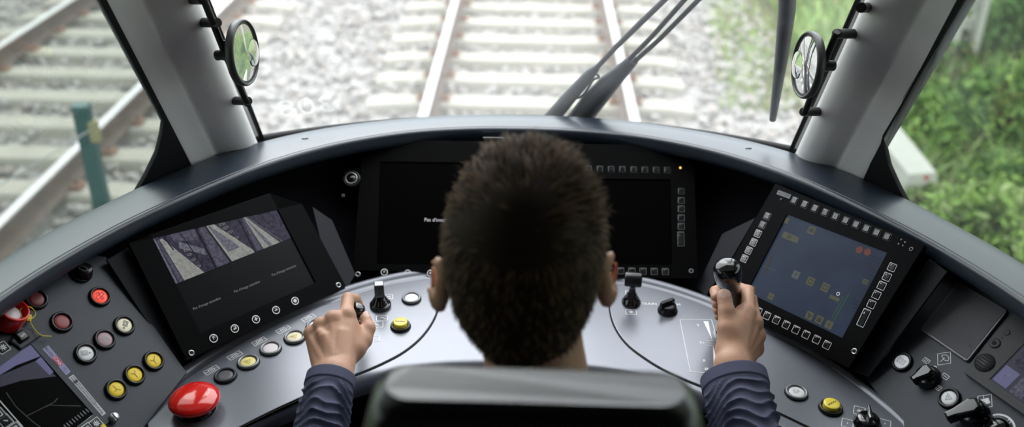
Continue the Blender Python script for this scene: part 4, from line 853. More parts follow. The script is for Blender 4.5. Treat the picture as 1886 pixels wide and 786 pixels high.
# left rotary tower with square top
fr = PD.at((701, 566), C0, .15); b = MB(); b.lathe([(.0185, 0), (.0185, .005), (.0170, .007), (.0145, .007), (.0145, .011), (.0118, .0115), (.0118, .0155), (.009, .016), (.009, .022), (0, .023)], 'black_gloss', fr, n=40); o7 = obj('toggle_lever', b, desk, label='black stepped switch with a square upright handle'); b = MB()
b.lathe([(.0055, .018), (.005, .028)], 'black_gloss', fr, n=16); b.prism(rrect(.0165, .0140, .001), .022, .048, 'black_gloss', fr, .001); b.prism(rrect(.0145, .0120, .001), .048, .0484, 'ring_grey', fr, .0003); obj('lever_handle', b, o7)
# right plate: joystick, rotary, print
fr = PD.at((1162, 560), C0, -.1); b = MB(); b.lathe([(.0165, 0), (.0165, .004), (.014, .006), (.0135, .010), (.010, .012), (.0105, .015), (.008, .017), (.0085, .020), (.006, .022), (.006, .036), (.009, .040), (0, .042)], 'black_gloss', fr, n=40); o8 = obj('joystick', b, desk, label='small black joystick with a horizontal roller-shaped grip'); b = MB()
fx = (fr[0]+fr[3]*.050, fr[3], fr[2], fr[1]); b.lathe([(.0115, -.0145), (.013, -.0125), (.013, .0125), (.0115, .0145), (0, .0147)], 'black_plastic', (fx[0], np.cross(fr[2], fr[1]), fr[2], fr[1]), n=36); b.lathe([(.0, -.0147), (.0115, -.0145)], 'black_plastic', (fx[0], np.cross(fr[2], fr[1]), fr[2], fr[1]), n=36); obj('lever_handle', b, o8)
txt(PD, (1195, 562), 'TRAIN', .0095, desk, ang=.03, c=C0); txt(PD, (1246, 563.5), 'AM', .0095, desk, ang=.03, c=C0); b = MB(); f0 = PD.at((1162, 577), C0); b.ribbon(f0, rrect(.018, .013, .0005, n=1), .0009, 'print_bright', .0003, True); glyph(b, f0, 'horn', .007, 'print_bright', .0003, .0006); obj('printed_sign', b, desk)
b = MB(); f0 = PD.at((1158, 541), C0); b.ribbon(f0, rrect(.012, .010, .0005, n=1), .0008, 'print_bright', .0003, True); obj('printed_sign', b, desk)
rotary(PD, (1229, 575), (1212, 583), desk, .0150, 'flat black rotary switch with a wedge grip beside the printed word', c=C0, hgt=.014, m_='black_plastic', lenk=1.15, thk=.45)
mat('white_wedge', (.9, .9, .92), .5)
b = MB(); fD = FR(PD, C0); b.ribbon(fD, P2(PD, ((1252, 591), (1310, 591), (1333, 668), (1326, 690), (1271, 687))), .0008, 'print_bright', .0003, True); b.poly(fD, P2(PD, ((1295, 594), (1304, 594), (1311, 628))), 'white_wedge', .0003); b.poly(fD, P2(PD, ((1313, 639), (1314, 681), (1323, 677))), 'white_wedge', .0003)
for v in (629, 634, 638): b.ribbon(fD, P2(PD, ((1303, v), (1314, v+.5))), .0006, 'print_bright', .0003)
obj('printed_scale', b, desk)
txt(PD, (1285.5, 602), 'T', .0095, desk, c=C0); txt(PD, (1292.5, 634), 'N', .0095, desk, c=C0); txt(PD, (1297, 667), 'F', .0095, desk, c=C0); mark(PD, (1301, 682), 'star', .0055, desk, c=C0)
b = MB(); b.ribbon(fD, P2(PD, ((1318, 612), (1333, 668), (1336, 690))), .0050, 'black_gap', .0002); b.ribbon(fD, P2(PD, ((1314, 612), (1329, 668), (1332, 690))), .0010, 'metal_silver', .0004); b.ribbon(fD, P2(PD, ((1322, 612), (1337, 668), (1340, 690))), .0010, 'metal_silver', .0004); obj('lever_slot', b, desk)
b2 = dpush((1466, 727), 'lens_white', None, 'white round push button marked SF'); b = MB(); b.text(PD.at((1466, 727), C0), 'SF', .012, 'icon_grey', .0040); obj('printed_letters', b, b2)
dpush((1529, 755), 'yellow_plastic', 'wave', 'raised yellow round push button at the right end of the desk', r=.0175, ring='black_plastic', im='icon_dark', raised=.008, ang=.6)
rotary(PD, (1596, 784), (1593, 765), desk, .0175, 'black rotary switch with an upright rib at the right end of the desk', c=C0, hgt=.016, lenk=.9, thk=.4)
for p, k in (((1582, 759), 'star'), ((1560, 782), 'arrow'), ((1629, 783), 'arrow')):
    b = MB(); f0 = PD.at(p, C0, -.35); b.ribbon(f0, rrect(.016, .018, .0005, n=1), .0009, 'print_bright', .0003, True); glyph(b, f0, k, .005, 'print_bright', .0003, .0008); obj('printed_sign', b, desk)
# driving lever held by the right hand, small knob lever held by the left hand
kt = hz((1340, 500), .925); lb = PD.w(*PD.l((1352, 603)), C0); ax = unit(kt-lb); LL = np.linalg.norm(kt-lb)
b = MB(); fr = fr_axis(lb, ax); b.lathe([(.026, -.002), (.024, .004), (.012, .010), (.0085, .014), (.0085, .05)], 'black_rubber', fr, n=28); o9 = obj('traction_lever', b, desk, label='black driving lever gripped by the right hand'); b = MB()
kp = [(.0085, .03), (.0120, .04), (.0135, LL-.095), (.0145, LL-.070), (.0160, LL-.052), (.0185, LL-.034), (.0208, LL-.016), (.0218, LL-.002), (.0212, LL+.007), (.0188, LL+.014), (.011, LL+.0185), (0, LL+.0195)]
b.lathe(kp, 'black_gloss', fr, n=44, ey=.95); obj('lever_grip', b, o9)
# left knob
kc = hz((657, 573), .842); lb2 = PD.w(*PD.l((655, 612)), C0); ax2 = unit(kc-lb2); fr = fr_axis(lb2, ax2); L2 = np.linalg.norm(kc-lb2)
b = MB(); b.lathe([(.018, -.002), (.017, .004), (.009, .012), (.006, .016), (.006, L2-.01)], 'black_rubber', fr, n=24); oA = obj('brake_lever', b, desk, label='black knob lever under the left hand'); b = MB(); b.lathe([(.006, L2-.03), (.010, L2-.026), (.0135, L2-.010), (.0135, L2+.004), (.010, L2+.012), (0, L2+.0145)], 'black_gloss', fr, n=32); obj('lever_knob', b, oA)
# ================================================================ mirrors on the pillars
mat('mirror_glass', (.86, .88, .88), .02, 1); mat('mirror_rim', (.05, .05, .052), .35, 0, .5); mat('arm_black', (.006, .006, .006), .35, 0, .5)
def mirror(sgn, c_px, bar_px, offs, knob_px, lab, lens_px):
    bx = -.50 if sgn < 0 else .489; q0 = np.array((bx, 1.605-.075, .98)); nn = unit((0, 1, K)); MP = lambda p, d=0: onp(p, q0+nn*d, nn)
    c = MP(c_px, -.01); t = thing('rear_view_mirror', lab, 'mirror', MP(bar_px[-1]), 'round mirrors on the windshield pillars')
    n_ = unit((-sgn*.985, -.10, .06)); fr = fr_axis(c, n_, (0, -K, 1)); r = .0505; b = MB(); b.lathe([(r*.85, -.010), (r*.97, -.007), (r, -.002), (r, .003), (r*.97, .0055), (r*.93, .0055), (r*.92, .003)], 'mirror_rim', fr, n=56); b.lathe([(0, -.011), (r*.85, -.010)], 'arm_black', fr, n=40); obj('mirror_frame', b, t)
    b = MB(); b.lathe([(r*.925, .0025), (r*.6, .0045), (r*.3, .0056), (0, .006)], 'mirror_glass', fr, n=56); g_ = obj('mirror_glass', b, t)
    s_ = r*.42; a_ = -r*.40; b2_ = r*.34*(-1 if (fr[2]@RT)*sgn > 0 else 1)
    b = MB(); fl = (c+a_*fr[1]+b2_*fr[2]+fr[3]*.0042, fr[1], fr[2], fr[3]); b.lathe([(s_, 0), (s_, .001), (s_*.97, .0016)], 'arm_black', fl, n=40); b.lathe([(s_*.97, .0015), (s_*.6, .004), (0, .0055)], 'mirror_glass', fl, n=40); obj('wide_angle_lens', b, g_)
    b = MB(); b.tube([MP(p) for p in bar_px], .0052, 'arm_black', n=12); obj('mounting_bar', b, t)
    for (p, e_) in offs:
        A_, B_ = MP(p, .055 if True else 0), MP(e_); A_ = onp(p, q0+nn*.050, nn); b = MB(); b.tube([A_, A_+(B_-A_)*.06, A_+(B_-A_)*.08, B_], [.0108, .0100, .0074, .0074], 'arm_black', n=16); obj('mounting_stud', b, t)
    kp_ = MP(knob_px); mid = MP(((bar_px[0][0]+bar_px[1][0])/2, (bar_px[0][1]+bar_px[1][1])/2)); b = MB(); b.tube([kp_, kp_+(c-kp_)*.25, kp_+(c-kp_)*.27, c-n_*.009], [.0080, .0080, .0095, .0095], 'arm_black', n=16); obj('swivel_joint', b, t)
    b = MB(); b.tube([MP((bar_px[1][0]+sgn*(-0), (c_px[1]-18))), c-n_*.008+np.array([0, 0, .016])], .0045, 'arm_black', n=10); obj('support_arm', b, t)
mirror(-1, (448, 97), ((372, -10), (413, 95), (456, 192)), (((358, 41), (400, 42)), ((418, 185), (457, 186)), ((340, -1), (374, -1))), (400, 102), 'round rear-view mirror on black arms at the left windshield pillar', (434, 135))
mirror(1, (1487, 120), ((1542, 58), (1513, 128), (1482, 208)), (((1584, 62), (1541, 62)), ((1519, 205), (1480, 206)), ((1603, 14), (1586, 14))), (1535, 121), 'round rear-view mirror on black arms at the right windshield pillar', (1500, 150))
# ================================================================ wipers outside the glass
mat('wiper_dark', (.018, .021, .035), .4, .2, .5)
nw = unit((0, 1, K)); qw = np.array((0, 1.735+.045, .98))
def WP(p, d=0.0):
    P = onp(p, qw+nw*d, nw); x = P[0]; P2_ = onp(p, np.array((x, 1.75-.5*x*x+.038+d, .98)), nw); return P2_
wp = thing('windshield_wiper', 'dark wiper with twin rods and broad arm crossing the windshield diagonally near the middle', 'wiper', WP((1060, 214)))
b = MB(); b.tube([WP(p) for p in ((1012, 222), (1048, 180), (1088, 135), (1100, 124))], [.0160, .0140, .0105, .006], 'wiper_dark', n=14); obj('wiper_arm', b, wp)
b = MB(); b.tube([WP(p) for p in ((1092, 132), (1135, 86), (1182, 40), (1232, -8), (1330, -110), (1400, -180))], [.0048, .0052, .0056, .0050, .0046, .0040], 'wiper_dark', n=10); obj('wiper_rod', b, wp)
b = MB(); b.tube(resample([WP(p, .004) for p in ((1052, 181), (1066, 180), (1078, 170), (1092, 148), (1103, 142), (1096, 134))], 5), .0024, 'wiper_dark', n=8); obj('spring_hook', b, wp)
b = MB(); b.tube([WP(p) for p in ((1060, 228), (1088, 192), (1120, 155), (1148, 128), (1166, 110))], [.0240, .0235, .020, .0140, .011], 'wiper_dark', n=18); obj('wiper_arm', b, wp)
b = MB(); b.tube([WP(p) for p in ((1158, 110), (1200, 68), (1262, -2), (1275, -16), (1375, -120), (1440, -185))], .0046, 'wiper_dark', n=10); obj('wiper_rod', b, wp)
b = MB(); b.tube([WP(p) for p in ((1168, 114), (1215, 72), (1288, -2), (1300, -14), (1400, -118), (1455, -172))], .0046, 'wiper_dark', n=10); obj('wiper_rod', b, wp)
wb = thing('windshield_wiper', 'long dark wiper blade hanging upright at the right of the windshield', 'wiper', WP((1424, 218)))
b = MB(); b.tube([WP(p) for p in ((1458, -170), (1454, -80), (1449, 20), (1440, 100), (1431, 165), (1423, 220))], [.0140, .0150, .0142, .0118, .0090, .0062], 'wiper_dark', n=12); obj('wiper_blade', b, wb)
b = MB(); b.tube([WP(p, -.005) for p in ((1452, -170), (1446, -16), (1434, 95), (1420, 219))], .0022, 'arm_black', n=8); obj('rubber_lip', b, wb)
b = MB(); b.tube([WP(p, .008) for p in ((1436, 45), (1442, 44), (1450, 52), (1448, 100))], .0035, 'wiper_dark', n=8); obj('blade_clip', b, wb)
# number stuck on the outside of the windshield, seen from behind
m = bpy.data.materials.new('number_film'); m.use_nodes = True; n = m.node_tree; n.nodes.clear(); out = n.nodes.new('ShaderNodeOutputMaterial'); tr = n.nodes.new('ShaderNodeBsdfTransparent'); tl_ = n.nodes.new('ShaderNodeBsdfTranslucent'); mxs = n.nodes.new('ShaderNodeMixShader'); tl_.inputs[0].default_value = (.75, .76, .76, 1); mxs.inputs[0].default_value = .14
n.links.new(tr.outputs[0], mxs.inputs[1]); n.links.new(tl_.outputs[0], mxs.inputs[2]); n.links.new(mxs.outputs[0], out.inputs[0]); MATS['number_film'] = m
b = MB(); c = onp((565, 197), np.array((-.33, windshield_y(-.33, .98)+.012, .98)), unit((.33, 1, K))); c = WP((565, 197), -.020)
exn = unit((1, .36, 0)); f0 = fr_axis(c, unit(np.cross(exn, unit((-.0, -K, 1)))), exn); f0 = (f0[0], exn, unit(np.array((0, -K, 1.))), f0[3])
b.text(f0, '308', .072, 'number_film', 0, mirror=True); tag(obj('number_decal', b), 'faint pale train number reading backwards low on the left of the windshield', 'number decal')
# ================================================================ the driver: one continuous body surface from a smooth distance field
m = mat('skin', (.47, .265, .175), .48, 0, .4, bump=.35, bscale=420, var=.16, vscale=28, sss=.32)
mat('nail', (.62, .40, .33), .3, 0, .5)
mat('hair_dark', (.026, .015, .009), .65, 0, .15, var=.35, vscale=30); mat('hair_light', (.19, .118, .066), .6, 0, .2, var=.3, vscale=30)
mat('shirt_blue', (.080, .086, .135), .85, 0, .2, bump=.5, bscale=1600, var=.10, vscale=20); mat('trousers', (.02, .022, .03), .9, 0, .2); mat('shoe', (.01, .01, .01), .5)
mat('eye_white', (.8, .8, .8), .2); mat('iris', (.08, .05, .03), .2)
def smin(a, b, k):
    h = np.clip(.5+.5*(b-a)/k, 0, 1); return b*(1-h)+a*h-k*h*(1-h)
class RC:                                                    # rounded cone
    def __init__(s, a, b, ra, rb, k=.006, flat=None): s.a = np.asarray(a, float); s.b = np.asarray(b, float); s.ra = ra; s.rb = rb; s.k = k
    def box(s): lo = np.minimum(s.a-s.ra, s.b-s.rb); hi = np.maximum(s.a+s.ra, s.b+s.rb); return lo, hi
    def d(s, P):
        ba = s.b-s.a; L = ba@ba; t = np.clip(((P-s.a)@ba)/max(L, 1e-9), 0, 1)
        return np.linalg.norm(P-s.a-t[..., None]*ba, axis=-1)-(s.ra+(s.rb-s.ra)*t)
class EL:                                                    # ellipsoid with its own axes
    def __init__(s, c, r, R_=None, k=.01, neg=False): s.c = np.asarray(c, float); s.r = np.asarray(r, float); s.R = np.eye(3) if R_ is None else R_; s.k = k; s.neg = neg
    def box(s): m_ = s.r.max(); return s.c-m_, s.c+m_
    def d(s, P):
        q_ = ((P-s.c)@s.R.T)/s.r; n_ = np.linalg.norm(q_, axis=-1); g_ = np.linalg.norm(q_/s.r, axis=-1)
        return n_*(n_-1)/np.maximum(g_, 1e-6)
def field(prims, P, lim=.05):
    lo, hi = P.reshape(-1, 3).min(0), P.reshape(-1, 3).max(0); F_ = np.full(P.shape[:-1], 1.0); any_ = False
    for p in prims:
        a, b2 = p.box()
        if np.any(a-lim > hi) or np.any(b2+lim < lo): continue
        d = p.d(P)
        if getattr(p, 'neg', False): F_ = -smin(-F_, d, p.k)
        else: F_ = smin(F_, d, p.k) if any_ else d
        any_ = True
    return F_, any_
def surface(prims, gx, gy, gz, project=True):
    nx, ny, nz = len(gx), len(gy), len(gz); B = 24; Fv = np.full((nx, ny, nz), .5, np.float32)
    for i in range(0, nx, B):
        for j in range(0, ny, B):
            for k in range(0, nz, B):
                X = gx[i:i+B]; Y = gy[j:j+B]; Z = gz[k:k+B]
                P = np.stack(np.meshgrid(X, Y, Z, indexing='ij'), -1); f_, a_ = field(prims, P)
                if a_: Fv[i:i+B, j:j+B, k:k+B] = f_
    S = Fv < 0; c8 = [S[a:nx-1+a, b2:ny-1+b2, c:nz-1+c] for a in (0, 1) for b2 in (0, 1) for c in (0, 1)]
    sm_ = sum(c.astype(np.int8) for c in c8); act = (sm_ > 0) & (sm_ < 8); idx = -np.ones(act.shape, np.int64); ii = np.argwhere(act); idx[act] = np.arange(len(ii))
    acc = np.zeros((len(ii), 3)); cnt_ = np.zeros(len(ii)); G = lambda a, b2, c: np.stack([gx[a], gy[b2], gz[c]], -1)
    offs = [(0, 0, 0), (1, 0, 0), (0, 1, 0), (0, 0, 1), (1, 1, 0), (1, 0, 1), (0, 1, 1), (1, 1, 1)]
    for a in offs:
        for ax_ in range(3):
            if a[ax_] == 0:
                b2 = list(a); b2[ax_] = 1; pa = ii+a; pb = ii+b2; fa = Fv[pa[:, 0], pa[:, 1], pa[:, 2]]; fb = Fv[pb[:, 0], pb[:, 1], pb[:, 2]]; ok = (fa < 0) != (fb < 0)
                t = np.where(ok, fa/np.where(ok, fa-fb, 1), 0)[:, None]; q_ = G(*pa.T)*(1-t)+G(*pb.T)*t; acc[ok] += q_[ok]; cnt_[ok] += 1
    V = acc/cnt_[:, None]; Fc = []
    for ax_ in range(3):
        d = [0, 0, 0]; d[ax_] = 1; sl_a = S[:nx-d[0], :ny-d[1], :nz-d[2]]; sl_b = S[d[0]:, d[1]:, d[2]:]; ch = np.argwhere(sl_a != sl_b); o1, o2 = [(1, 2), (2, 0), (0, 1)][ax_]
        ch = ch[(ch[:, o1] > 0) & (ch[:, o2] > 0) & (ch[:, o1] < (nx, ny, nz)[o1]-1) & (ch[:, o2] < (nx, ny, nz)[o2]-1)]
        inside = S[ch[:, 0], ch[:, 1], ch[:, 2]]; e1 = np.zeros(3, int); e1[o1] = 1; e2 = np.zeros(3, int); e2[o2] = 1
        qd_ = [idx[tuple((ch-o).T)] for o in (e1+e2, e2, 0*e1, e1)]; Q = np.stack(qd_, 1); Q[~inside] = Q[~inside][:, ::-1]; Fc.append(Q)
    Fc = np.concatenate(Fc); Fc = Fc[(Fc >= 0).all(1)]
    return V, Fc
# joints ------------------------------------------------------------------------------------------------
H = hz
prims = []
def chain(pts, rs, k0=.006, k=.003):
    for i in range(len(pts)-1): prims.append(RC(pts[i], pts[i+1], rs[i], rs[i+1], k0 if i == 0 else k))
HC = np.array([-.002, .856, 1.192])                           # cranium
def rot(ax_, a):
    return np.array(Matrix.Rotation(a, 3, Vector(ax_)))
TL_ = rot((1, 0, 0), -.10)
# torso, neck, head
prims += [EL((0, .74, .60), (.165, .11, .20), None, .05), EL((0, .745, .81), (.172, .105, .18), None, .06), RC((-.135, .745, .915), (.135, .745, .915), .055, .055, .05), RC((.008, .765, .95), (.016, .812, 1.06), .060, .050, .04)]
prims += [EL((0, .74, .52), (.17, .13, .10), None, .05)]
prims += [RC((.016, .815, 1.05), HC+[.004, -.004, -.05], .0500, .058, .02), EL(HC, (.0775, .098, .100), TL_, .02), EL(HC+[0, .045, -.055], (.063, .064, .078), TL_, .03), EL(HC+[0, .085, -.105], (.030, .028, .022), TL_, .02)]
fc = HC+[0, .105, -.035]
prims += [RC(fc+[0, -.008, .012], fc+[0, .020, -.022], .008, .012, .008), EL(fc+[0, .004, -.052], (.024, .012, .009), None, .006), EL(fc+[0, .001, -.066], (.019, .012, .008), None, .005), EL(fc+[0, -.014, .030], (.052, .015, .010), None, .012)]
for s in (-1, 1):
    prims += [EL(fc+[s*.031, .004, .010], (.017, .012, .012), None, .008, neg=True)]
    ec = HC+[s*.0905, .002, -.045+ (0.010 if s > 0 else -.002)]; Re = rot((0, 0, 1), s*.62)@rot((0, 1, 0), s*.12)
    prims += [EL(ec, (.0085, .021, .035), Re.T if False else Re, .006), EL(ec+[s*.007, .004, .004], (.007, .011, .018), Re, .004, neg=True), EL(ec+[-s*.002, .006, -.028], (.006, .010, .010), Re, .006)]
# arms
shL, shR = np.array([-.165, .745, .915]), np.array([.165, .745, .915]); elL, elR = np.array([-.285, .875, .735]), np.array([.330, .905, .735])
wL, wR = H((613, 688), .822), H((1353, 672), .828)
for sh, el, w_ in ((shL, elL, wL), (shR, elR, wR)):
    prims += [RC(sh, el, .046, .036, .03), RC(el, el*.6+w_*.4, .036, .0335, .02), RC(el*.6+w_*.4, w_, .0335, .0245, .02)]
for s in (-1, 1):
    prims += [RC((s*.09, .75, .50), (s*.12, 1.13, .53), .085, .058, .05), RC((s*.12, 1.13, .53), (s*.12, 1.20, .10), .055, .038, .03), RC((s*.12, 1.17, .06), (s*.12, 1.36, .035), .042, .030, .03)]
body_prims_n = len(prims)
# left hand, back of the hand up, index finger over the knob
I_, M_, R__, P_ = H((637, 578), .866), H((613, 585), .868), H((591, 597), .859), H((573, 612), .846)
back = unit(np.cross(I_-wL, P_-wL)); back = back if back[2] > 0 else -back
c_in = wL+(M_-wL)*.12
def hand(w_, mcps, fingers, thumb, bk, tr, km=.009):
    ax_ = unit(mcps[1]-w_); side_ = unit(mcps[0]-mcps[3])
    prims.append(RC(w_-ax_*.01+side_*.008, w_-ax_*.01-side_*.008, .0215, .0215, .02))
    for i, m_ in enumerate(mcps):
        st = w_+ax_*.012+side_*(.015-.010*i)-bk*.004
        prims.append(RC(st, m_-bk*.006, .0165, (.0125, .013, .0122, .0115)[i], km)); prims.append(RC(st-bk*.010, m_-bk*.012, .014, .010, km))
        prims.append(EL(m_-bk*.0030, (.0118, .0118, .0118), None, .005))
        prims.append(RC(w_+ax_*.02+side_*(.010-.007*i)+bk*.0115, m_+bk*.0055-ax_*.010, .0022, .0020, .006))   # tendon
    for pts, rs in fingers: chain(pts, rs, .006, .003)
    chain(thumb, tr, .012, .004)
fL = [([I_-back*.002, H((641, 550), .866), H((654, 551), .842), H((662, 564), .826)], [.0105, .0098, .0088, .0078]),
      ([M_-back*.002, M_+[.006, .024, -.036], M_+[.020, .006, -.056], M_+[.026, -.010, -.054]], [.0108, .0100, .0090, .0080]),
      ([R__-back*.002, R__+[.006, .022, -.034], R__+[.020, .004, -.052], R__+[.027, -.010, -.050]], [.0102, .0095, .0086, .0078]),
      ([P_-back*.002, P_+[.005, .018, -.028], P_+[.017, .002, -.044], P_+[.024, -.010, -.043]], [.0092, .0085, .0078, .0070])]
hand(wL, [I_, M_, R__, P_], fL, [H((640, 657), .818), H((670, 626), .826), H((679, 604), .836), H((673, 586), .843)], back, [.0165, .0128, .0102, .0088])
prims.append(RC(H((655, 640), .828), H((648, 608), .842), .0135, .0125, .014))      # web of the thumb
for a, c_ in (((612, 655), (598, 618)), ((627, 650), (631, 612)), ((600, 640), (588, 612))):
    pa, pc = H(a, .842), H(c_, .858); prims.append(RC(pa, pc, .0035, .003, .010))   # soft veins
# right hand, closed round the lever, thumb up along its near side
I2, M2, R2, P2_ = H((1380, 575), .874), H((1393, 594), .860), H((1398, 618), .842), H((1395, 642), .824)
lp0, la = lb, ax                                             # lever foot and axis from the desk section
bk2 = unit(np.cross(P2_-wR, I2-wR)); bk2 = bk2 if bk2@(CAM-I2) > 0 else -bk2
def lever_at(z): return lp0+la*((z-lp0[2])/la[2])
def curl(m_, z, r=.0245):
    c_ = lever_at(z); return [c_+np.array([.024, .014, .004]), c_+np.array([.004, r+.002, 0]), c_+np.array([-.022, .010, -.002]), c_+np.array([-.024, -.006, -.002])]
fR = []
for m_, z, r_, ex in ((I2, .866, .0100, 0), (M2, .846, .0102, 0), (R2, .827, .0098, 0), (P2_, .810, .0088, 0)):
    c_ = curl(m_, z); fR.append(([m_-bk2*.002, m_*.30+c_[0]*.70+[.006, .010, 0], c_[1], c_[2], c_[3]][:5], [r_*1.06, r_, r_*.93, r_*.86, r_*.78]))
hand(wR, [I2, M2, R2, P2_], fR, [H((1341, 640), .842), H((1338, 603), .866), H((1338, 572), .884), H((1334, 545), .899)], bk2, [.0160, .0132, .0120, .0114], .012)
prims.append(RC(H((1352, 628), .848), H((1362, 592), .866), .0135, .0125, .016)); prims.append(RC(H((1345, 610), .862), H((1368, 585), .868), .0120, .0110, .014))
def axis_grid(fine, coarse, lo, hi, zones):
    g_ = [lo]
    while g_[-1] < hi: x = g_[-1]; st = fine if any(a <= x <= b2 for a, b2 in zones) else coarse; g_.append(x+st)
    return np.array(g_)
fz_ = .0017
gx = axis_grid(fz_, .006, -.36, .42, ((-.335, -.215), (.255, .385))); gy = axis_grid(fz_, .006, .58, 1.46, ((1.09, 1.305),)); gz_ = axis_grid(fz_, .006, .0, 1.36, ((.785, .915),))
V, Fc = surface(prims, gx, gy, gz_)
b = MB(); b.mats = [MATS['skin']]; b.v = [tuple(p) for p in V]; b.f = Fc.tolist(); b.mi = [0]*len(b.f); b.sm = [True]*len(b.f)
person = obj('person', b, base=(0, .76, .45)); tag(person, 'person with short brown hair and dark blue sweater seen from behind, hands on two levers', 'person')
# thumb nail
def nail(tip, prev, up_, r, parent):
    ax_ = unit(np.asarray(tip)-prev); up_ = unit(up_-ax_*(up_@ax_)); sd2 = np.cross(ax_, up_); b = MB(); R = []
    for t in np.linspace(0, 1, 7):
        wv = r*.78*math.sqrt(max(.02, 1-(2*t-1)**4)); row = []
        for a in np.linspace(-1, 1, 9): row.append(np.asarray(tip)+ax_*(-.007+.0155*t)+sd2*(wv*a)+up_*(r*math.sqrt(max(.1, 1-(wv*a/r)**2))+.0004-.0022*max(0, t-.55)**1.5))
        R.append(row)
    b.rings(R, 'nail', closed=False); return obj('nail', b, parent)
nail(H((1334, 545), .899), H((1338, 572), .884), unit(CAM-H((1334, 545), .899)), .0114, person)
nail(H((673, 586), .843), H((679, 604), .836), unit((.55, -.2, .8)), .0086, person)
nail(H((662, 564), .826), H((654, 551), .842), unit((.5, .4, .5)), .0078, person)
for s in (-1, 1):
    c = fc+np.array([s*.031, -.006, .010]); b = MB(); b.ball(c, .0115, 'eye_white', 16); e_ = obj('eye', b, person); b = MB(); b.ball(c+np.array([0, .0085, 0]), .0055, 'iris', 12, (1, .6, 1)); obj('iris', b, e_)
# hair: a cap plus short strands following the skull
hp = [EL(HC+[0, -.004, .006], (.0835, .1025, .1060), TL_, .01), RC(HC+[0, -.030, -.05], HC+[.014, -.030, -.135], .061, .036, .03)]
cuts = [EL(HC+[0, .125, -.075], (.10, .085, .085), None, .012, neg=True), EL(HC+[.092, .004, -.058], (.020, .030, .038), None, .01, neg=True), EL(HC+[-.092, .004, -.068], (.020, .030, .038), None, .01, neg=True), EL(HC+[0, .0, -.20], (.12, .12, .05), None, .01, neg=True)]
g1 = np.arange(-.105, .11, .004)
Vh, Fh = surface(hp+cuts, HC[0]+g1, HC[1]+np.arange(-.125, .125, .004), HC[2]+np.arange(-.18, .13, .004))
b = MB(); b.mats = [MATS['hair_dark'], MATS['hair_light']]; b.v = [tuple(p) for p in Vh]; b.f = Fh.tolist(); b.mi = [0]*len(b.f); b.sm = [True]*len(b.f)
fn = np.cross(Vh[Fh[:, 1]]-Vh[Fh[:, 0]], Vh[Fh[:, 2]]-Vh[Fh[:, 0]]); fn /= np.linalg.norm(fn, axis=1, keepdims=True)+1e-12; ctr = Vh[Fh].mean(1)
if ((ctr-HC)*fn).sum(1).mean() < 0: fn = -fn
sel = [i for i in range(len(ctr)) if np.linalg.norm((ctr[i]-HC)/[.0775, .098, .100]) > 1.02]
nS = 15000; pk = rng.choice(sel, nS); V2 = []; F2 = []; M2_ = []; base_ = len(b.v)
crown = HC+np.array([.012, -.045, .095])
for i in pk:
    p = ctr[i]+rng.uniform(-.002, .002, 3); n_ = fn[i]; rel = p-HC; top = max(0, rel[2]/.1)
    flow = rel-np.array([.012, -.045, .095]); flow = flow-n_*(flow@n_); flow = unit(flow+1e-6); tuft = noise.noise(Vector(p*45)); tuft2 = noise.noise(Vector(p*45+7))
    if top > .45: flow = unit(flow*.35+np.array([.25+tuft*.9, .7, 0]))
    L = (.010+.020*top**1.3)*(1+.35*tuft2)*rng.uniform(.7, 1.2); lift = .28+.30*top+.35*tuft*top
    d1 = unit(flow+n_*lift+rng.normal(size=3)*.13); d2 = unit(flow+n_*lift*.2+rng.normal(size=3)*.2+np.array([0, 0, -.25])); w_ = unit(np.cross(d1, n_)+1e-9)*.0005
    q0, q1, q2 = p-n_*.003, p+d1*L*.55, p+d1*L*.55+d2*L*.45; n0 = base_+len(V2)
    V2 += [tuple(q0-w_), tuple(q0+w_), tuple(q1+w_*.8), tuple(q1-w_*.8), tuple(q2)]; F2 += [[n0, n0+1, n0+2, n0+3], [n0+3, n0+2, n0+4]]; mm = int(rng.uniform() < .35+.2*top); M2_ += [mm, mm]
b.v += V2; b.f += F2; b.mi += M2_; b.sm += [True]*len(F2)
obj('hair', b, person, label='short tousled brown hair')
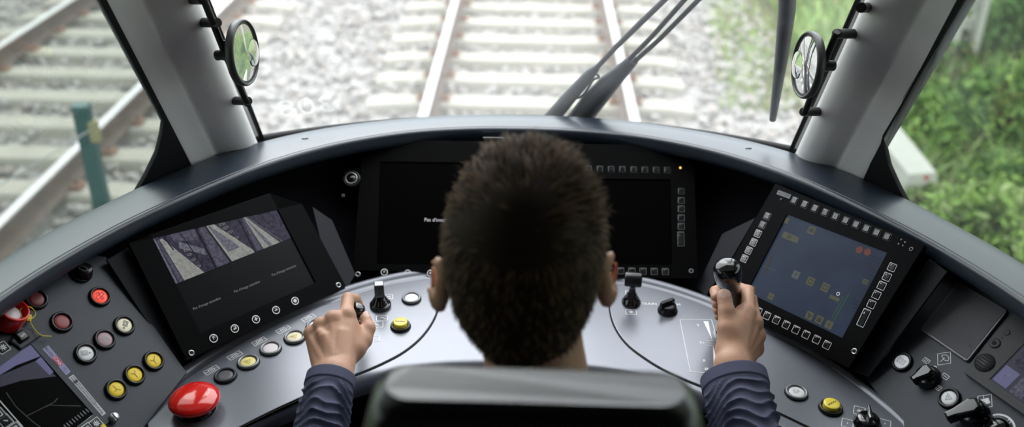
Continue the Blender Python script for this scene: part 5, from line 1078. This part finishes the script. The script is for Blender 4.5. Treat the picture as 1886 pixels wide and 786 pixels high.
# shirt: torso and two sleeves with drawn folds
sp2 = [EL((0, .74, .60), (.180, .122, .205), None, .05), EL((0, .745, .81), (.185, .118, .18), None, .06), RC((-.14, .745, .918), (.14, .745, .918), .062, .062, .05), RC((0, .775, .95), (0, .798, 1.025), .068, .060, .03), EL((0, .74, .52), (.182, .142, .10), None, .05)]
for sh, el in ((shL, elL), (shR, elR)): sp2 += [RC(sh, el, .062, .052, .03)]
Vs, Fs_ = surface(sp2, np.arange(-.40, .44, .0065), np.arange(.56, 1.02, .0065), np.arange(.40, 1.14, .0065))
b = MB(); b.mats = [MATS['shirt_blue']]; b.v = [tuple(p) for p in Vs]; b.f = Fs_.tolist(); b.mi = [0]*len(b.f); b.sm = [True]*len(b.f)
def sleeve(path, rad, seed, nf, tilt, cufflen, amp):
    P = np.array(resample(path, 24)); d = np.r_[0, np.cumsum(np.linalg.norm(np.diff(P, axis=0), axis=1))]; L = d[-1]; NS = 260; t_ = np.linspace(0, L, NS); C_ = np.stack([np.interp(t_, d, P[:, i]) for i in range(3)], 1)
    rr = np.interp(t_/L, np.linspace(0, 1, len(rad)), rad); n_ = 84; R = []; ux = None
    for i in range(NS):
        tg = unit(C_[min(i+1, NS-1)]-C_[max(i-1, 0)]); ux = unit(np.array([1., 0, 0])-tg*tg[0]); uz = np.cross(ux, tg); row = []
        s_ = t_[i]; fromcuff = L-s_; fade = min(1, max(0, (fromcuff-cufflen)/.012))
        for k in range(n_):
            a = 2*PI*k/n_; ca, sa = math.cos(a), math.sin(a)
            wob = noise.noise(Vector((ca*1.3+seed, sa*1.3, s_*14)))
            ph = (s_*nf+tilt*math.sin(a+seed)+1.3*wob+.45*math.sin(2*a+seed*2+s_*20))*2*PI
            rdg = abs(math.sin(ph*.5))**.55*2-1.25; strn = (.55+.75*noise.noise(Vector((ca+seed*3, sa, s_*22+4)))+.3*sa)
            dsp = amp*rdg*max(.15, strn)*fade*-1
            if fade < 1: dsp += (1-fade)*(.0012 if fromcuff < cufflen-.002 else -.0006)
            r = rr[i]+dsp
            row.append(C_[i]+r*(ca*ux+sa*uz))
        R.append(row)
    c_ = C_[-1]; tg = unit(C_[-1]-C_[-2])
    R.append([c_+(p-c_)*.93+tg*.0008 for p in R[-1]]); R.append([c_+(p-c_)*.90-tg*.004 for p in R[-2]]); R.append([c_+(p-c_)*.86-tg*.035 for p in R[-3]])
    return R
cL = H((610, 694), .818); cR = H((1351, 694), .822)
b.rings(sleeve([shL*.35+elL*.65, elL, elL*.45+cL*.55+[0, 0, -.002], cL], [.054, .055, .050, .046, .0425, .0400, .0375, .0350], 1.7, 58, .55, .020, .0042), 'shirt_blue', cap0=False, cap1=False)
b.rings(sleeve([shR*.35+elR*.65, elR, elR*.45+cR*.55+[0, 0, -.002], cR], [.056, .057, .055, .053, .0515, .0500, .0490, .0480], 4.1, 52, .95, .022, .0048), 'shirt_blue', cap0=False, cap1=False)
b.v = b.v; obj('sweater', b, person, label='dark blue sweater with rumpled sleeves')
tp_ = [EL((0, .74, .50), (.19, .15, .10), None, .05)]
for s in (-1, 1): tp_ += [RC((s*.09, .75, .50), (s*.12, 1.13, .53), .096, .070, .05), RC((s*.12, 1.13, .53), (s*.12, 1.20, .14), .068, .058, .03)]
Vt, Ft = surface(tp_, np.arange(-.30, .31, .01), np.arange(.5, 1.36, .01), np.arange(.06, .70, .01)); b = MB(); b.mats = [MATS['trousers']]; b.v = [tuple(p) for p in Vt]; b.f = Ft.tolist(); b.mi = [0]*len(b.f); b.sm = [True]*len(b.f); obj('trousers', b, person)
for s in (-1, 1):
    Vt, Ft = surface([RC((s*.12, 1.16, .055), (s*.12, 1.38, .042), .052, .040, .03)], np.arange(s*.12-.08, s*.12+.08, .008), np.arange(1.08, 1.45, .008), np.arange(-.02, .16, .008)); Vt[:, 2] = np.maximum(Vt[:, 2], .002); b = MB(); b.mats = [MATS['shoe']]; b.v = [tuple(p) for p in Vt]; b.f = Ft.tolist(); b.mi = [0]*len(b.f); b.sm = [True]*len(b.f); obj('shoe', b, person)
# ================================================================ driver's seat
mat('seat_black', (.004, .004, .0045), .6, 0, .2, bump=.2, bscale=700); mat('seat_top', (.010, .010, .0105), .27, 0, 1.0, bump=.2, bscale=700); mat('seat_fabric', (.015, .016, .02), .9)
seat = thing('driver_seat', 'black high-backed driver seat seen from behind, in front of the camera', 'seat', (0, .62, 0))
def seatsec(z, w_, y0, y1, r): return [(x, y, z) for x, y in rrect(w_, y1-y0, r, 0, (y0+y1)/2, n=6)]
R = []
for z, w_, y0, y1 in ((.50, .44, .54, .60), (.70, .46, .53, .60), (.90, .425, .530, .605), (1.05, .360, .540, .615), (1.14, .318, .548, .622), (1.19, .296, .554, .626), (1.212, .284, .560, .626), (1.222, .272, .566, .624), (1.2265, .255, .575, .618)):
    R.append([(p[0]+.010, p[1], p[2]-.007+(.0045*math.cos(p[0]*10) if z > 1.15 else 0)) for p in seatsec(z, w_*.925, y0, y1, min(.024, (y1-y0)/2-.001))])
b = MB(); b.rings(R, 'seat_top'); obj('backrest', b, seat)
b = MB(); R = []                                             # hard rear shell, its rim standing proud below the top of the cushion
for z, w_, y0, y1 in ((.48, .45, .505, .54), (.90, .432, .505, .535), (1.05, .372, .512, .545), (1.13, .330, .520, .552), (1.168, .302, .527, .556), (1.182, .286, .531, .557)):
    R.append([(p[0]+.010, p[1], p[2]-.010-(.020*abs(p[0]/(w_*.925/2))**4*(-1 if z > 1.1 else 0))) for p in seatsec(z, w_*.925, y0, y1, .013)])
b.rings(R, 'seat_black'); obj('back_shell', b, seat)
b = MB(); b.tube([(x+.010, .526, 1.174+.024*abs(x/.136)**4) for x in np.linspace(-.136, .136, 40)], .0045, 'seat_top', n=10); obj('shell_rim', b, seat, label='thin grey rim of the rear shell')
b = MB(); b.prism(rrect(.48, .46, .06, 0, .82), .36, .425, 'seat_fabric', WF, .02, smooth=True); obj('seat_cushion', b, seat)
b = MB(); b.lathe([(.20, 0), (.20, .03), (.08, .05), (.07, .30), (.16, .36), (0, .36)], 'black_plastic', (np.array([0, .80, 0.]), *WF[1:]), n=36); obj('pedestal', b, seat)
